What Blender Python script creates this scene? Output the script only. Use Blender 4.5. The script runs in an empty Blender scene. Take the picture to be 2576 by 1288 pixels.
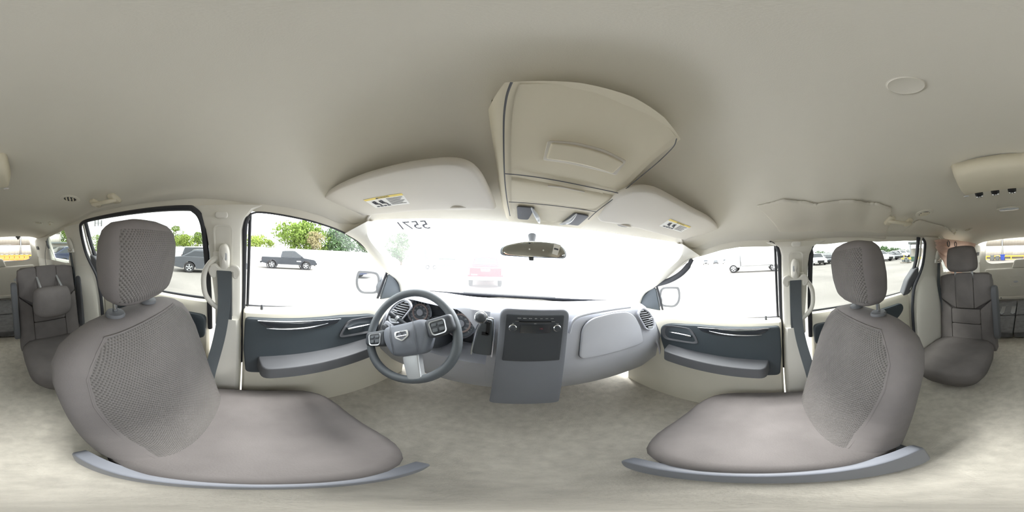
import bpy, bmesh, math, random
from mathutils import Vector, Matrix, Euler
from mathutils.bvhtree import BVHTree
V = Vector
R_ = math.radians
random.seed(7)
scene = bpy.context.scene
col = scene.collection

# ------------------------------------------------------------------ camera
# world origin = camera height, x = van's right, y = van's front, z = van's up
YAW, PIT, ROL = R_(.518), R_(2.635), R_(-3.99)
CR = (Matrix.Rotation(YAW, 3, 'Z') @ Matrix.Rotation(PIT, 3, 'X') @ Matrix.Rotation(ROL, 3, 'Y'))
CAM = V((-.083, 0, 0))
cd = bpy.data.cameras.new('camera')
cam = bpy.data.objects.new('camera', cd)
col.objects.link(cam)
cam.matrix_world = Matrix.Translation(CAM) @ CR.to_4x4() @ Matrix.Rotation(R_(90), 4, 'X')
cd.type = 'PANO'
try:
    cd.panorama_type = 'EQUIRECTANGULAR'
except Exception:
    pass
try:
    cd.cycles.panorama_type = 'EQUIRECTANGULAR'
except Exception:
    pass
cd.clip_start = .01
cd.clip_end = 600
scene.camera = cam

# ------------------------------------------------------------------ light
SKY = 5.7
world = bpy.data.worlds.new('sky')
scene.world = world
world.use_nodes = True
bg = world.node_tree.nodes['Background']
bg.inputs['Color'].default_value = (.97, .985, 1, 1)
bg.inputs['Strength'].default_value = SKY
sl = bpy.data.lights.new('sun', 'SUN')
sl.energy = 11.0
sl.angle = R_(24)
sl.color = (1, .985, .96)
sun = bpy.data.objects.new('sun', sl)
col.objects.link(sun)
sun.rotation_euler = (V((-.12, -.80, -1.0))).to_track_quat('-Z', 'Y').to_euler()
scene.view_settings.view_transform = 'Standard'
scene.view_settings.look = 'None'
scene.view_settings.gamma = 1
scene.view_settings.use_curve_mapping = False
scene.view_settings.exposure = 0.0
try:
    scene.cycles.transparent_max_bounces = 32
    scene.cycles.diffuse_bounces = 6
    scene.cycles.max_bounces = 12
except Exception:
    pass

# ------------------------------------------------------------------ rays -> points on the van's real surfaces
def ray(px, py):
    a = R_((px - 1288) / 2576 * 360); e = R_((644 - py) / 1288 * 180)
    return CR @ V((math.sin(a) * math.cos(e), math.cos(a) * math.cos(e), math.sin(e)))
def onpl(px, py, n, d):
    r = ray(px, py); n = V(n)
    return CAM + r * ((d - n.dot(CAM)) / n.dot(r))
def atx(px, py, x): return onpl(px, py, (1, 0, 0), x)
def aty(px, py, y): return onpl(px, py, (0, 1, 0), y)
def atz(px, py, z): return onpl(px, py, (0, 0, 1), z)
K, W0, ZB = .31, .77, -.27
def xs(z):                                   # half width of the body side at a height
    return W0 - K * (z - ZB) if z > ZB else W0 + .02 * min(1, (ZB - z) / .2)
def sp(s, y, z, off=0): return V((s * (xs(z) - off), y, z))
def ats(s, px, py, off=0):                   # on the slanted side plane
    return onpl(px, py, (s, 0, K), (W0 - off) + K * ZB)

# ------------------------------------------------------------------ materials
def lin(c):
    return tuple(((v / 255) / 12.92 if v / 255 <= .04045 else ((v / 255 + .055) / 1.055) ** 2.4) for v in c)
MATS = {}
def mat(name, rgb, rough=.6, metal=0, bump=None, var=.06, vscale=6, spec=.5, tex=None, coat=0):
    m = bpy.data.materials.new(name); m.use_nodes = True
    nt = m.node_tree; N = nt.nodes; L = nt.links; b = N['Principled BSDF']
    c = lin(rgb)
    b.inputs['Roughness'].default_value = rough
    b.inputs['Metallic'].default_value = metal
    b.inputs['Specular IOR Level'].default_value = spec
    if coat:
        b.inputs['Coat Weight'].default_value = coat
    tc = N.new('ShaderNodeTexCoord')
    nz = N.new('ShaderNodeTexNoise'); nz.inputs['Scale'].default_value = vscale; nz.inputs['Detail'].default_value = 5
    L.new(tc.outputs['Object'], nz.inputs['Vector'])
    rp = N.new('ShaderNodeValToRGB')
    rp.color_ramp.elements[0].position = .3; rp.color_ramp.elements[1].position = .7
    rp.color_ramp.elements[0].color = tuple(v * (1 - var) for v in c) + (1,)
    rp.color_ramp.elements[1].color = tuple(min(1, v * (1 + var)) for v in c) + (1,)
    L.new(nz.outputs['Fac'], rp.inputs['Fac'])
    out = rp.outputs['Color']
    if tex == 'dimple':                      # staggered dimples of the seat cloth
        sx = N.new('ShaderNodeSeparateXYZ'); L.new(tc.outputs['Object'], sx.inputs[0])
        def mth(op, a, bb=None):
            q = N.new('ShaderNodeMath'); q.operation = op
            for i, v in enumerate((a, bb)):
                if v is None: continue
                if isinstance(v, (int, float)): q.inputs[i].default_value = v
                else: L.new(v, q.inputs[i])
            return q.outputs[0]
        k = 800.0
        s1 = mth('SINE', mth('MULTIPLY', sx.outputs['X'], k)); s2 = mth('SINE', mth('MULTIPLY', sx.outputs['Z'], k * .75))
        f = mth('ADD', mth('MULTIPLY', mth('MULTIPLY', s1, s2), .5), .5)
        bm_ = N.new('ShaderNodeBump'); bm_.inputs['Strength'].default_value = .9; bm_.inputs['Distance'].default_value = .003
        L.new(f, bm_.inputs['Height']); L.new(bm_.outputs[0], b.inputs['Normal'])
        mx = N.new('ShaderNodeMix'); mx.data_type = 'RGBA'; mx.blend_type = 'MULTIPLY'
        mx.inputs['Factor'].default_value = 1
        r2 = N.new('ShaderNodeValToRGB'); r2.color_ramp.elements[0].color = (.55, .55, .55, 1); r2.color_ramp.elements[0].position = .05
        r2.color_ramp.elements[1].position = .45
        L.new(f, r2.inputs['Fac']); L.new(out, mx.inputs['A']); L.new(r2.outputs[0], mx.inputs['B'])
        out = mx.outputs['Result']
    elif bump:
        n2 = N.new('ShaderNodeTexNoise'); n2.inputs['Scale'].default_value = bump[0]; n2.inputs['Detail'].default_value = 3
        L.new(tc.outputs['Object'], n2.inputs['Vector'])
        bm_ = N.new('ShaderNodeBump'); bm_.inputs['Strength'].default_value = bump[1]; bm_.inputs['Distance'].default_value = bump[2]
        L.new(n2.outputs['Fac'], bm_.inputs['Height']); L.new(bm_.outputs[0], b.inputs['Normal'])
    L.new(out, b.inputs['Base Color'])
    MATS[name] = m
    return m

def glassmat(name, tint=(1, 1, 1), refl=.06, film=0.0, filmcol=(.9, .93, .95)):
    m = bpy.data.materials.new(name); m.use_nodes = True
    nt = m.node_tree; N = nt.nodes; L = nt.links
    for n in list(N): N.remove(n)
    o = N.new('ShaderNodeOutputMaterial')
    t = N.new('ShaderNodeBsdfTransparent'); t.inputs['Color'].default_value = tint + (1,)
    g = N.new('ShaderNodeBsdfGlossy'); g.inputs['Roughness'].default_value = .02
    mx = N.new('ShaderNodeMixShader'); mx.inputs[0].default_value = refl
    L.new(t.outputs[0], mx.inputs[1]); L.new(g.outputs[0], mx.inputs[2])
    last = mx.outputs[0]
    if film:
        tc = N.new('ShaderNodeTexCoord')
        nz = N.new('ShaderNodeTexNoise'); nz.inputs['Scale'].default_value = 2.2; nz.inputs['Detail'].default_value = 6
        L.new(tc.outputs['Object'], nz.inputs['Vector'])
        mr = N.new('ShaderNodeMapRange'); mr.inputs['To Min'].default_value = film * .8; mr.inputs['To Max'].default_value = film * 1.2
        L.new(nz.outputs['Fac'], mr.inputs['Value'])
        d = N.new('ShaderNodeBsdfTranslucent'); d.inputs['Color'].default_value = filmcol + (1,)
        m2 = N.new('ShaderNodeMixShader')
        L.new(mr.outputs['Result'], m2.inputs[0]); L.new(last, m2.inputs[1]); L.new(d.outputs[0], m2.inputs[2])
        last = m2.outputs[0]
    L.new(last, o.inputs['Surface'])
    MATS[name] = m
    return m

mat('headliner', (222, 218, 206), .95, bump=(900, .25, .0006), var=.02, vscale=3, spec=.1)
mat('torn_cloth', (220, 215, 202), .95, bump=(300, .3, .001), var=.03, spec=.1)
def clothmat(name, rgb):                       # thin cloth that lets daylight through
    m = mat(name, rgb, .95, bump=(120, .4, .002), var=.08, vscale=20, spec=.1)
    N = m.node_tree.nodes; L = m.node_tree.links; o = N['Material Output']; b = N['Principled BSDF']
    t = N.new('ShaderNodeBsdfTranslucent'); t.inputs['Color'].default_value = lin(rgb) + (1,)
    x = N.new('ShaderNodeMixShader'); x.inputs[0].default_value = .6
    L.new(b.outputs[0], x.inputs[1]); L.new(t.outputs[0], x.inputs[2]); L.new(x.outputs[0], o.inputs['Surface'])
clothmat('foam', (246, 228, 219))
mat('console', (218, 211, 190), .6, bump=(700, .12, .0004), var=.015)
mat('visor', (216, 212, 203), .85, bump=(800, .15, .0004), var=.02, vscale=4, spec=.15)
mat('pillar', (222, 220, 212), .55, bump=(600, .12, .0004), var=.015)
mat('cream', (224, 220, 206), .5, bump=(600, .1, .0004), var=.015)
mat('seat', (119, 115, 114), .95, bump=(260, .35, .0012), var=.10, vscale=9, spec=.12)
mat('seat_dimple', (121, 118, 116), .95, tex='dimple', var=.06, vscale=9, spec=.12)
mat('armrest', (92, 94, 98), .6, bump=(400, .2, .0006))
mat('webbing', (86, 92, 96), .8, bump=(500, .4, .0008), var=.08)
mat('dash', (200, 203, 212), .55, bump=(500, .15, .0006), var=.03)
mat('bezel', (128, 132, 141), .5, bump=(500, .12, .0005), var=.03)
mat('mirror_house', (128, 138, 146), .4, var=.04)
mat('dash_dark', (66, 70, 76), .5, bump=(500, .12, .0005), var=.05)
mat('door_dark', (62, 70, 76), .5, bump=(400, .12, .0005), var=.06)
mat('piano', (46, 50, 56), .08, var=.05, spec=.6, coat=.6)
mat('wheel', (88, 94, 99), .5, bump=(500, .15, .0005), var=.04)
mat('wheel_pad', (108, 113, 122), .55, bump=(500, .12, .0005), var=.03)
mat('rubber', (44, 46, 52), .6, bump=(200, .1, .0005), var=.08)
mat('black', (26, 27, 30), .5, var=.1)
mat('chrome', (225, 228, 232), .12, 1, var=.02)
mat('steel', (175, 178, 182), .3, 1, var=.06)
mat('silver', (198, 202, 206), .35, .5, var=.03)
mat('carpet', (190, 186, 176), 1, bump=(180, .7, .003), var=.12, vscale=30, spec=.05)
mat('cargo', (112, 113, 115), .95, bump=(160, .6, .003), var=.16, vscale=22, spec=.1)
mat('mirror', (236, 240, 242), .02, 1, var=.0)
mat('label_white', (240, 240, 236), .7, var=.02)
mat('label_yellow', (236, 214, 120), .7, var=.02)
mat('ink', (90, 92, 98), .8, var=.05)
mat('print_light', (225, 228, 232), .6, var=.02)
mat('print_red', (150, 80, 90), .6, var=.02)
mat('gauge_face', (120, 126, 134), .6, var=.03)
mat('gauge_band', (196, 176, 172), .6, var=.03)
mat('lens', (200, 205, 210), .15, var=.03, spec=.7)
mat('asphalt', (134, 131, 127), .95, bump=(3, .4, .03), var=.16, vscale=.35, spec=.15)
mat('wall_white', (196, 198, 198), .8, var=.05, vscale=1)
mat('metal_white', (170, 166, 158), .6, var=.06, vscale=1)
mat('yellow', (226, 178, 60), .6, var=.06)
mat('orange', (236, 122, 40), .6, var=.06)
mat('bin_grey', (92, 96, 96), .6, var=.08)
mat('bin_blue', (40, 66, 150), .6, var=.08)
mat('bin_green', (70, 96, 84), .6, var=.08)
mat('paint_grey', (84, 88, 94), .3, .3, var=.03, coat=.5)
mat('paint_black', (40, 46, 54), .35, var=.05, coat=.4)
mat('paint_navy', (34, 42, 66), .3, var=.05, coat=.5)
mat('paint_white', (214, 216, 218), .35, var=.03, coat=.4)
mat('paint_silver', (160, 164, 168), .3, .4, var=.03, coat=.4)
mat('paint_dark', (52, 56, 62), .3, .2, var=.05, coat=.5)
mat('paint_red', (190, 18, 40), .35, var=.05, coat=.4)
mat('paint_blue', (84, 120, 180), .5, var=.06)
mat('car_glass', (34, 40, 46), .06, var=.05, spec=.7)
mat('tyre', (48, 48, 50), .9, bump=(40, .3, .004), var=.1)
mat('leaf', (112, 134, 62), .8, var=.35, vscale=2.5, spec=.2)
mat('leaf_bright', (142, 160, 78), .8, var=.35, vscale=2.5, spec=.2)
mat('leaf_dark', (84, 108, 72), .8, var=.35, vscale=2.5, spec=.2)
mat('leaf_dry', (148, 140, 104), .8, var=.35, vscale=2.5, spec=.2)
mat('bark', (110, 96, 82), .9, bump=(8, .5, .02), var=.2)
mat('wood_pole', (118, 112, 104), .9, var=.15)
glassmat('glass', (.985, .995, .99), .035)
glassmat('glass_tint', (.66, .69, .67), .03)
glassmat('glass_privacy', (.70, .715, .70), .03)
glassmat('glass_rear', (.76, .76, .74), .03)
glassmat('glass_film', (.985, .995, .99), .03, film=.072)

# ------------------------------------------------------------------ mesh builder
def rpoly(pts, r, seg=5):
    out = []; n = len(pts); pts = [V(p) for p in pts]
    for i in range(n):
        p = pts[i]; a = pts[i - 1]; b = pts[(i + 1) % n]
        ri = r[i] if isinstance(r, (list, tuple)) else r
        da = a - p; db = b - p
        ra = min(ri, da.length * .49); rb = min(ri, db.length * .49)
        if ri <= 0: out.append(p); continue
        s = p + da.normalized() * ra; e = p + db.normalized() * rb
        for k in range(seg + 1):
            t = k / seg
            out.append(s * (1 - t) ** 2 + p * 2 * t * (1 - t) + e * t * t)
    return out
def smooth_loop(pts, n=4, closed=True):      # Catmull-Rom through points
    pts = [V(p) for p in pts]; m = len(pts); out = []
    rng = range(m) if closed else range(m - 1)
    for i in rng:
        if closed: p0, p1, p2, p3 = pts[i - 1], pts[i], pts[(i + 1) % m], pts[(i + 2) % m]
        else: p0, p1, p2, p3 = pts[max(0, i - 1)], pts[i], pts[i + 1], pts[min(m - 1, i + 2)]
        for k in range(n):
            t = k / n
            out.append(.5 * ((2 * p1) + (p2 - p0) * t + (2 * p0 - 5 * p1 + 4 * p2 - p3) * t * t + (3 * p1 - p0 - 3 * p2 + p3) * t ** 3))
    if not closed: out.append(pts[-1])
    return out
def interp(tab, x):
    if x <= tab[0][0]: return tab[0][1]
    for (a, va), (b, vb) in zip(tab, tab[1:]):
        if x <= b:
            t = (x - a) / (b - a); return va + (vb - va) * t
    return tab[-1][1]
def sinterp(tab, x):                          # smooth (Catmull-Rom) table lookup
    if x <= tab[0][0]: return tab[0][1]
    for i in range(len(tab) - 1):
        a, va = tab[i]; b, vb = tab[i + 1]
        if x <= b:
            t = (x - a) / (b - a)
            a0, v0 = tab[max(0, i - 1)]; a3, v3 = tab[min(len(tab) - 1, i + 2)]
            m1 = (vb - v0) / (b - a0) * (b - a); m2 = (v3 - va) / (a3 - a) * (b - a)
            return (2 * t ** 3 - 3 * t * t + 1) * va + (t ** 3 - 2 * t * t + t) * m1 + (-2 * t ** 3 + 3 * t * t) * vb + (t ** 3 - t * t) * m2
    return tab[-1][1]
def newell(pts):
    n = V((0, 0, 0))
    for i in range(len(pts)):
        a = pts[i]; b = pts[(i + 1) % len(pts)]
        n += V(((a.y - b.y) * (a.z + b.z), (a.z - b.z) * (a.x + b.x), (a.x - b.x) * (a.y + b.y)))
    return n.normalized() if n.length else V((0, 0, 1))

class MB:
    def __init__(s): s.v = []; s.f = []
    def add(s, vs, fs):
        o = len(s.v); s.v += [V(p) for p in vs]; s.f += [tuple(i + o for i in f) for f in fs]; return s
    def box(s, c, d, rot=None):
        c = V(c); m = rot if rot is not None else Matrix.Identity(3)
        vs = [c + m @ V((x * d[0] / 2, y * d[1] / 2, z * d[2] / 2)) for x in (-1, 1) for y in (-1, 1) for z in (-1, 1)]
        return s.add(vs, [(0, 1, 3, 2), (4, 6, 7, 5), (0, 4, 5, 1), (2, 3, 7, 6), (0, 2, 6, 4), (1, 5, 7, 3)])
    def loft(s, rings, closed=True, cap0=True, cap1=True):
        n = len(rings[0]); vs = [p for r in rings for p in r]; fs = []
        for i in range(len(rings) - 1):
            for j in range(n if closed else n - 1):
                k = (j + 1) % n
                fs.append((i * n + j, i * n + k, (i + 1) * n + k, (i + 1) * n + j))
        if closed and cap0: fs.append(tuple(range(n))[::-1])
        if closed and cap1: fs.append(tuple(range((len(rings) - 1) * n, len(rings) * n)))
        return s.add(vs, fs)
    def tube(s, path, r, seg=10, caps=True, flat=1.0, ref=None):
        path = [V(p) for p in path]; n = len(path); rings = []; nrm = None
        for i, p in enumerate(path):
            t = (path[min(n - 1, i + 1)] - path[max(0, i - 1)]).normalized()
            if ref is not None:
                nrm = V(ref) - t * V(ref).dot(t)
            elif nrm is None:
                nrm = t.orthogonal()
            else:
                nrm = nrm - t * nrm.dot(t)
            nrm = nrm.normalized(); b = t.cross(nrm)
            ri = r[i] if isinstance(r, (list, tuple)) else r
            rings.append([p + nrm * (ri * flat * math.cos(2 * math.pi * k / seg)) + b * (ri * math.sin(2 * math.pi * k / seg)) for k in range(seg)])
        return s.loft(rings, True, caps, caps)
    def ring(s, c, n, R, r, seg=40, rs=10, u=None):
        c = V(c); n = V(n).normalized(); u = n.orthogonal().normalized() if u is None else V(u); w = n.cross(u); rings = []
        for i in range(seg + 1):
            a = 2 * math.pi * i / seg; d = u * math.cos(a) + w * math.sin(a)
            rings.append([c + d * (R + r * math.cos(2 * math.pi * k / rs)) + n * (r * math.sin(2 * math.pi * k / rs)) for k in range(rs)])
        return s.loft(rings, True, False, False)
    def lathe(s, c, n, prof, seg=28, sx=1, u=None):   # prof: (radius, height along n)
        c = V(c); n = V(n).normalized(); u = n.orthogonal().normalized() if u is None else V(u).normalized(); w = n.cross(u); rings = []
        for (r, h) in prof:
            rings.append([c + n * h + (u * math.cos(2 * math.pi * k / seg) * sx + w * math.sin(2 * math.pi * k / seg)) * max(r, 1e-5) for k in range(seg)])
        return s.loft(rings)
    def prism(s, pts, vec):
        pts = [V(p) for p in pts]; vec = V(vec)
        return s.loft([pts, [p + vec for p in pts]])
    def pad(s, pts, n, t, re=.01, crown=0.0, back=0.0, both=False):
        pts = [V(p) for p in pts]; n = V(n).normalized()
        c = sum(pts, V((0, 0, 0))) / len(pts); rings = []
        re = min(re, t * .98 + back)
        def ins(p, d):
            q = c - p; l = q.length
            return p + q * min(.9, d / max(l, 1e-6))
        if both:
            for k in range(4, 0, -1):
                a = k / 4 * math.pi / 2
                rings.append([ins(p, re * (1 - math.cos(a))) + n * (-back + re * (1 - math.sin(a))) for p in pts])
        else:
            rings.append([p - n * back for p in pts])
        for k in range(5):
            a = k / 4 * math.pi / 2
            rings.append([ins(p, re * (1 - math.cos(a))) + n * (t - re + re * math.sin(a)) for p in pts])
        base = rings[-1]; cc = sum(base, V((0, 0, 0))) / len(base)
        for q in (.88, .7, .45, .2):
            rings.append([cc + (p - cc) * q + n * (crown * (1 - q * q)) for p in base])
        return s.loft(rings)
    def strip(s, path, wid, t, n):           # ribbon: path, width vectors, thickness, normal
        rings = []
        for i, p in enumerate(path):
            w = V(wid[i] if isinstance(wid, list) else wid); nn = V(n[i] if isinstance(n, list) else n).normalized(); p = V(p)
            rings.append([p - w / 2 - nn * t / 2, p + w / 2 - nn * t / 2, p + w / 2 + nn * t / 2, p - w / 2 + nn * t / 2])
        return s.loft(rings)
    def frame(s, outer, inner, n, t, d_in=0.0):   # flat ring with thickness t along n
        n = V(n); o = [V(p) for p in outer]; i = [V(p) for p in inner]
        return s.loft([[p - n * 0 for p in o], [p + n * t for p in o], [p + n * (t + d_in) for p in i], [p for p in i], [p for p in o]], True, False, False)
    def grid(s, f, nu, nv):
        vs = [f(i / nu, j / nv) for i in range(nu + 1) for j in range(nv + 1)]
        fs = [(i * (nv + 1) + j, (i + 1) * (nv + 1) + j, (i + 1) * (nv + 1) + j + 1, i * (nv + 1) + j + 1) for i in range(nu) for j in range(nv)]
        return s.add(vs, fs)
    def mesh(s, name, angle=40):
        me = bpy.data.meshes.new(name)
        me.from_pydata([tuple(p) for p in s.v], [], s.f)
        me.validate()
        bm = bmesh.new(); bm.from_mesh(me)
        bmesh.ops.remove_doubles(bm, verts=bm.verts, dist=1e-6)
        bmesh.ops.recalc_face_normals(bm, faces=bm.faces)
        bm.to_mesh(me); bm.free()
        me.polygons.foreach_set('use_smooth', [True] * len(me.polygons))
        try: me.set_sharp_from_angle(angle=R_(angle))
        except Exception: pass
        return me
    def build(s, name, material, parent=None, angle=40, solid=0, bevel=0):
        me = s.mesh(name, angle)
        me.materials.append(MATS[material])
        o = bpy.data.objects.new(name, me); col.objects.link(o)
        if parent is not None:
            o.parent = parent; o.matrix_parent_inverse = ROOTM[parent.name].inverted() if parent.name in ROOTM else Matrix.Identity(4)
        if solid:
            md = o.modifiers.new('thickness', 'SOLIDIFY'); md.thickness = solid; md.offset = 0
        if bevel:
            md = o.modifiers.new('edges', 'BEVEL'); md.width = bevel; md.segments = 2; md.limit_method = 'ANGLE'; md.angle_limit = R_(35)
        return o
ROOTM = {}
def tag(o, label, cat=None, group=None, kind=None):
    o['label'] = label
    if cat: o['category'] = cat
    if group: o['group'] = group
    if kind: o['kind'] = kind
    return o
def thing(name, loc, label, cat=None, group=None, kind=None, rotm=None):
    """Empty at the base; parts are authored in world coordinates (or in local ones when rotm is given)."""
    o = bpy.data.objects.new(name, None); col.objects.link(o); o.empty_display_size = .05
    if rotm is not None: o.matrix_world = rotm; ROOTM.pop(o.name, None)
    else:
        o.location = V(loc); ROOTM[o.name] = Matrix.Translation(V(loc))
    return tag(o, label, cat, group, kind)
def struct(name, label, kind='structure', loc=(0, 0, 0)):
    return thing(name, loc, label, None, None, kind)
def copy_tree(o, parent=None):
    c = o.copy(); col.objects.link(c)
    if parent is not None: c.parent = parent
    for ch in list(o.children): copy_tree(ch, c)
    return c
_txt = {}
def text_mb(s, size, o, u, v, depth=.0004, align='CENTER', mb=None, bold=0):
    """lettering as thin raised geometry: origin o, reading direction u, up v"""
    key = (s, align)
    if key not in _txt:
        cu = bpy.data.curves.new('lettering', 'FONT'); cu.body = s; cu.align_x = align; cu.align_y = 'CENTER'; cu.size = 1; cu.resolution_u = 2
        cu.offset = .012
        ob = bpy.data.objects.new('lettering', cu); col.objects.link(ob)
        bpy.context.view_layer.update()
        me = ob.evaluated_get(bpy.context.evaluated_depsgraph_get()).to_mesh()
        _txt[key] = ([p.co.copy() for p in me.vertices], [tuple(p.vertices) for p in me.polygons])
        ob.to_mesh_clear(); bpy.data.objects.remove(ob); bpy.data.curves.remove(cu)
    vs, fs = _txt[key]; u = V(u).normalized(); v = V(v).normalized(); n = u.cross(v)
    mb = mb or MB()
    mb.add([V(o) + u * (p.x * size) + v * (p.y * size) + n * depth for p in vs], fs)
    return mb

# ------------------------------------------------------------------ van shell
ZE = [(-2.62, .075), (-2.4, .075), (-1.85, .10), (-1.34, .135), (-1.0, .15), (-.88, .165), (-.2, .137), (-.05, .118), (.13, .108), (.22, .097), (.35, .068), (.40, .10), (.46, .125), (.52, .128)]
ZC = [(-2.65, .182), (-2.3, .225), (-1.5, .265), (-.8, .295), (-.2, .310), (.05, .307), (.2, .282), (.33, .228), (.42, .176), (.48, .148), (.54, .136)]
ZER = [(-2.62, .075), (-2.4, .075), (-1.85, .10), (-1.34, .128), (-1.08, .126), (-.92, .119), (-.43, .110), (-.2, .100), (-.05, .096), (.13, .099), (.22, .090), (.35, .062), (.40, .095), (.46, .125), (.52, .128)]
def edge_z(y, x): return interp(ZE if x < 0 else ZER, y)
def ceil_z(x, y):
    ze = edge_z(y, x); w = xs(ze); u = min(1, abs(x) / w)
    zc = sinterp(ZC, y)
    z = ze + (zc - ze) * (1 - u ** 2.5) ** .4
    if x > .30:                                # cloth hanging loose on the right
        k = min(1, (x - .30) / .12) * (1 - max(0, u - .85) / .15 * .6)
        b = max(0, 1 - ((y + .42) / .55) ** 2)
        z -= k * b * (.012 + .004 * math.sin(y * 17) + .003 * math.sin(y * 41 + x * 20))
    return z
def ceil_pt(i, j):
    u = -1 + 2 * i
    u = math.copysign(1 - (1 - abs(u)) ** 1.5, u)
    yf = .535 - .085 * u * u; yr = -2.64 + .16 * u ** 4
    y = yr + (yf - yr) * j
    x = u * xs(edge_z(y, u))
    return V((x, y, ceil_z(x, y)))
ceil_root = struct('ceiling', 'beige cloth headliner over the whole cabin, torn along its right edge', loc=(0, -1, .31))
mb = MB().grid(ceil_pt, 72, 120)
ceil_bvh = BVHTree.FromPolygons([tuple(p) for p in mb.v], mb.f)
me_ceil = mb.build('headliner_cloth', 'headliner', ceil_root)
# backing shell above the cloth
MB().grid(lambda i, j: ceil_pt(i, j) + V((0, 0, .012 + .018)), 30, 40).build('roof_panel', 'headliner', ceil_root, solid=.02)
def onceil(px, py, off=.002):
    r = ray(px, py); h = ceil_bvh.ray_cast(CAM, r)
    if h[0] is None: return CAM + r * .8, -r
    n = h[1]
    if n.dot(r) > 0: n = -n
    return h[0] + n * off, n

# torn cloth flaps lying loose over the headliner's right edge
def flap(pts, rows, off, jag, name, seed):
    rnd = random.Random(seed)
    top = [V((p[0], p[1], 0)) for p in pts[0]]; bot = [V((p[0], p[1], 0)) for p in pts[1]]
    top = smooth_loop(top, 6, False); bot = smooth_loop(bot, 6, False)
    n = max(len(top), len(bot))
    def at_(l, t):
        q = t * (len(l) - 1); i = min(len(l) - 2, int(q)); return l[i] + (l[i + 1] - l[i]) * (q - i)
    m = MB(); N = 90; vs = []
    for a in range(N + 1):
        t = a / N; A = at_(top, t); B = at_(bot, t)
        A = A + V((0, rnd.uniform(-jag, jag), 0))
        for b in range(rows + 1):
            q = b / rows; P = A + (B - A) * q
            o = off * min(1, t * 4) * (1 - .75 * q) * (.75 + .25 * math.sin(t * 23 + q * 3))
            p, nn = onceil(P.x, P.y, .0015 + (o if b else off * 1.25 * min(1, t * 4)))
            vs.append(p)
    fs = [(a * (rows + 1) + b, (a + 1) * (rows + 1) + b, (a + 1) * (rows + 1) + b + 1, a * (rows + 1) + b + 1) for a in range(N) for b in range(rows)]
    m.add(vs, fs)
    o = m.build(name, 'torn_cloth', ceil_root, solid=.0012)
    return o
f1 = flap(([(1905, 516), (1938, 509), (1971, 499), (2007, 503), (2028, 503), (2051, 510), (2066, 508), (2105, 502), (2140, 500), (2180, 507), (2204, 507), (2227, 515), (2243, 522)],
           [(1906, 519), (1945, 560), (1971, 596), (2007, 606), (2028, 603), (2051, 600), (2066, 598), (2105, 597), (2140, 597), (2180, 598), (2204, 600), (2222, 602), (2228, 600)]), 10, .0035, 1.0, 'torn_flap', 3)
f1['label'] = 'loose flap of headliner cloth with a ragged upper edge'
f2 = flap(([(2298, 560), (2305, 554), (2318, 552), (2340, 559), (2375, 568), (2390, 578), (2402, 590)],
           [(2262, 590), (2275, 592), (2290, 594), (2320, 595), (2350, 597), (2375, 598), (2392, 597)]), 8, .0035, .8, 'torn_flap', 5)
f2['label'] = 'second loose flap of headliner cloth behind the grab handle'
# frayed threads down the tear
m = MB(); rnd = random.Random(11)
for k in range(34):
    t = k / 33; px = 2243 - 16 * t + rnd.uniform(-3, 3); py = 524 + 76 * t
    p, nn = onceil(px, py, .004); q, nn = onceil(px + rnd.uniform(-9, 9), py + rnd.uniform(-5, 7), .012)
    m.tube([p, (p + q) / 2 + V((0, 0, -.003)), q], .0007, 5)
m.build('frayed_thread', 'torn_cloth', ceil_root)['kind'] = 'stuff'

# --- body sides -----------------------------------------------------------------
def sidestrip(mb, s, rows, edge=.012, crown=.0, base=0.0):
    rings = []
    for (z, yr, yf, off) in rows:
        w = yf - yr; e = min(edge, w * .3)
        prof = [(yr, base), (yr, base + (off - base) * .55), (yr + e * .35, base + (off - base) * .88), (yr + e, off), (yr + w * .5, off + crown), (yf - e, off), (yf - e * .35, base + (off - base) * .88), (yf, base + (off - base) * .55), (yf, base)]
        rings.append([sp(s, y, z, o) for (y, o) in prof])
    return mb.loft(rings)
def seal(mb, pts, r=.011, seg=8): return mb.tube(smooth_loop(pts, 5, False), r, seg)

SIDE = {-1: 'left', 1: 'right'}
n_trim = [0]
def trim(label):
    n_trim[0] += 1
    return struct('trim_%d' % n_trim[0], label)
# window outlines on the side plane (y, z)
W_FRONT = [(-.055, -.285), (-.055, .06), (-.045, .15), (.13, .15), (.30, .14), (.40, .10), (.53, .0), (.74, -.135), (.86, -.22), (.86, -.36)]
W_SLIDE = [(-1.02, -.28), (-1.02, .19), (-.15, .19), (-.15, -.28)]
W_QUART = [(-1.20, .17), (-1.20, -.17), (-1.90, -.17), (-1.90, .15)]
nwin = [1]
def side_window(s, poly, material, label):
    nwin[0] += 1
    r = struct('window_%d' % nwin[0], label)
    m = MB(); pts = [sp(s, y, max(z, ZB + .0), -.012) if z >= ZB else V((s * (W0 + .012), y, z)) for (y, z) in poly]
    m.prism(pts, V((s * .004, 0, 0))); m.build('glass_pane', material, r)
    return r
for s in (-1, 1):
    side_window(s, W_FRONT, 'glass', 'clear glass of the %s front door window' % ("driver's" if s < 0 else "passenger's"))
    side_window(s, W_SLIDE, 'glass_privacy', 'clear glass of the %s sliding door window' % SIDE[s])
    side_window(s, W_QUART, 'glass_tint', 'tinted rear quarter glass on the %s side' % SIDE[s])

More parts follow.
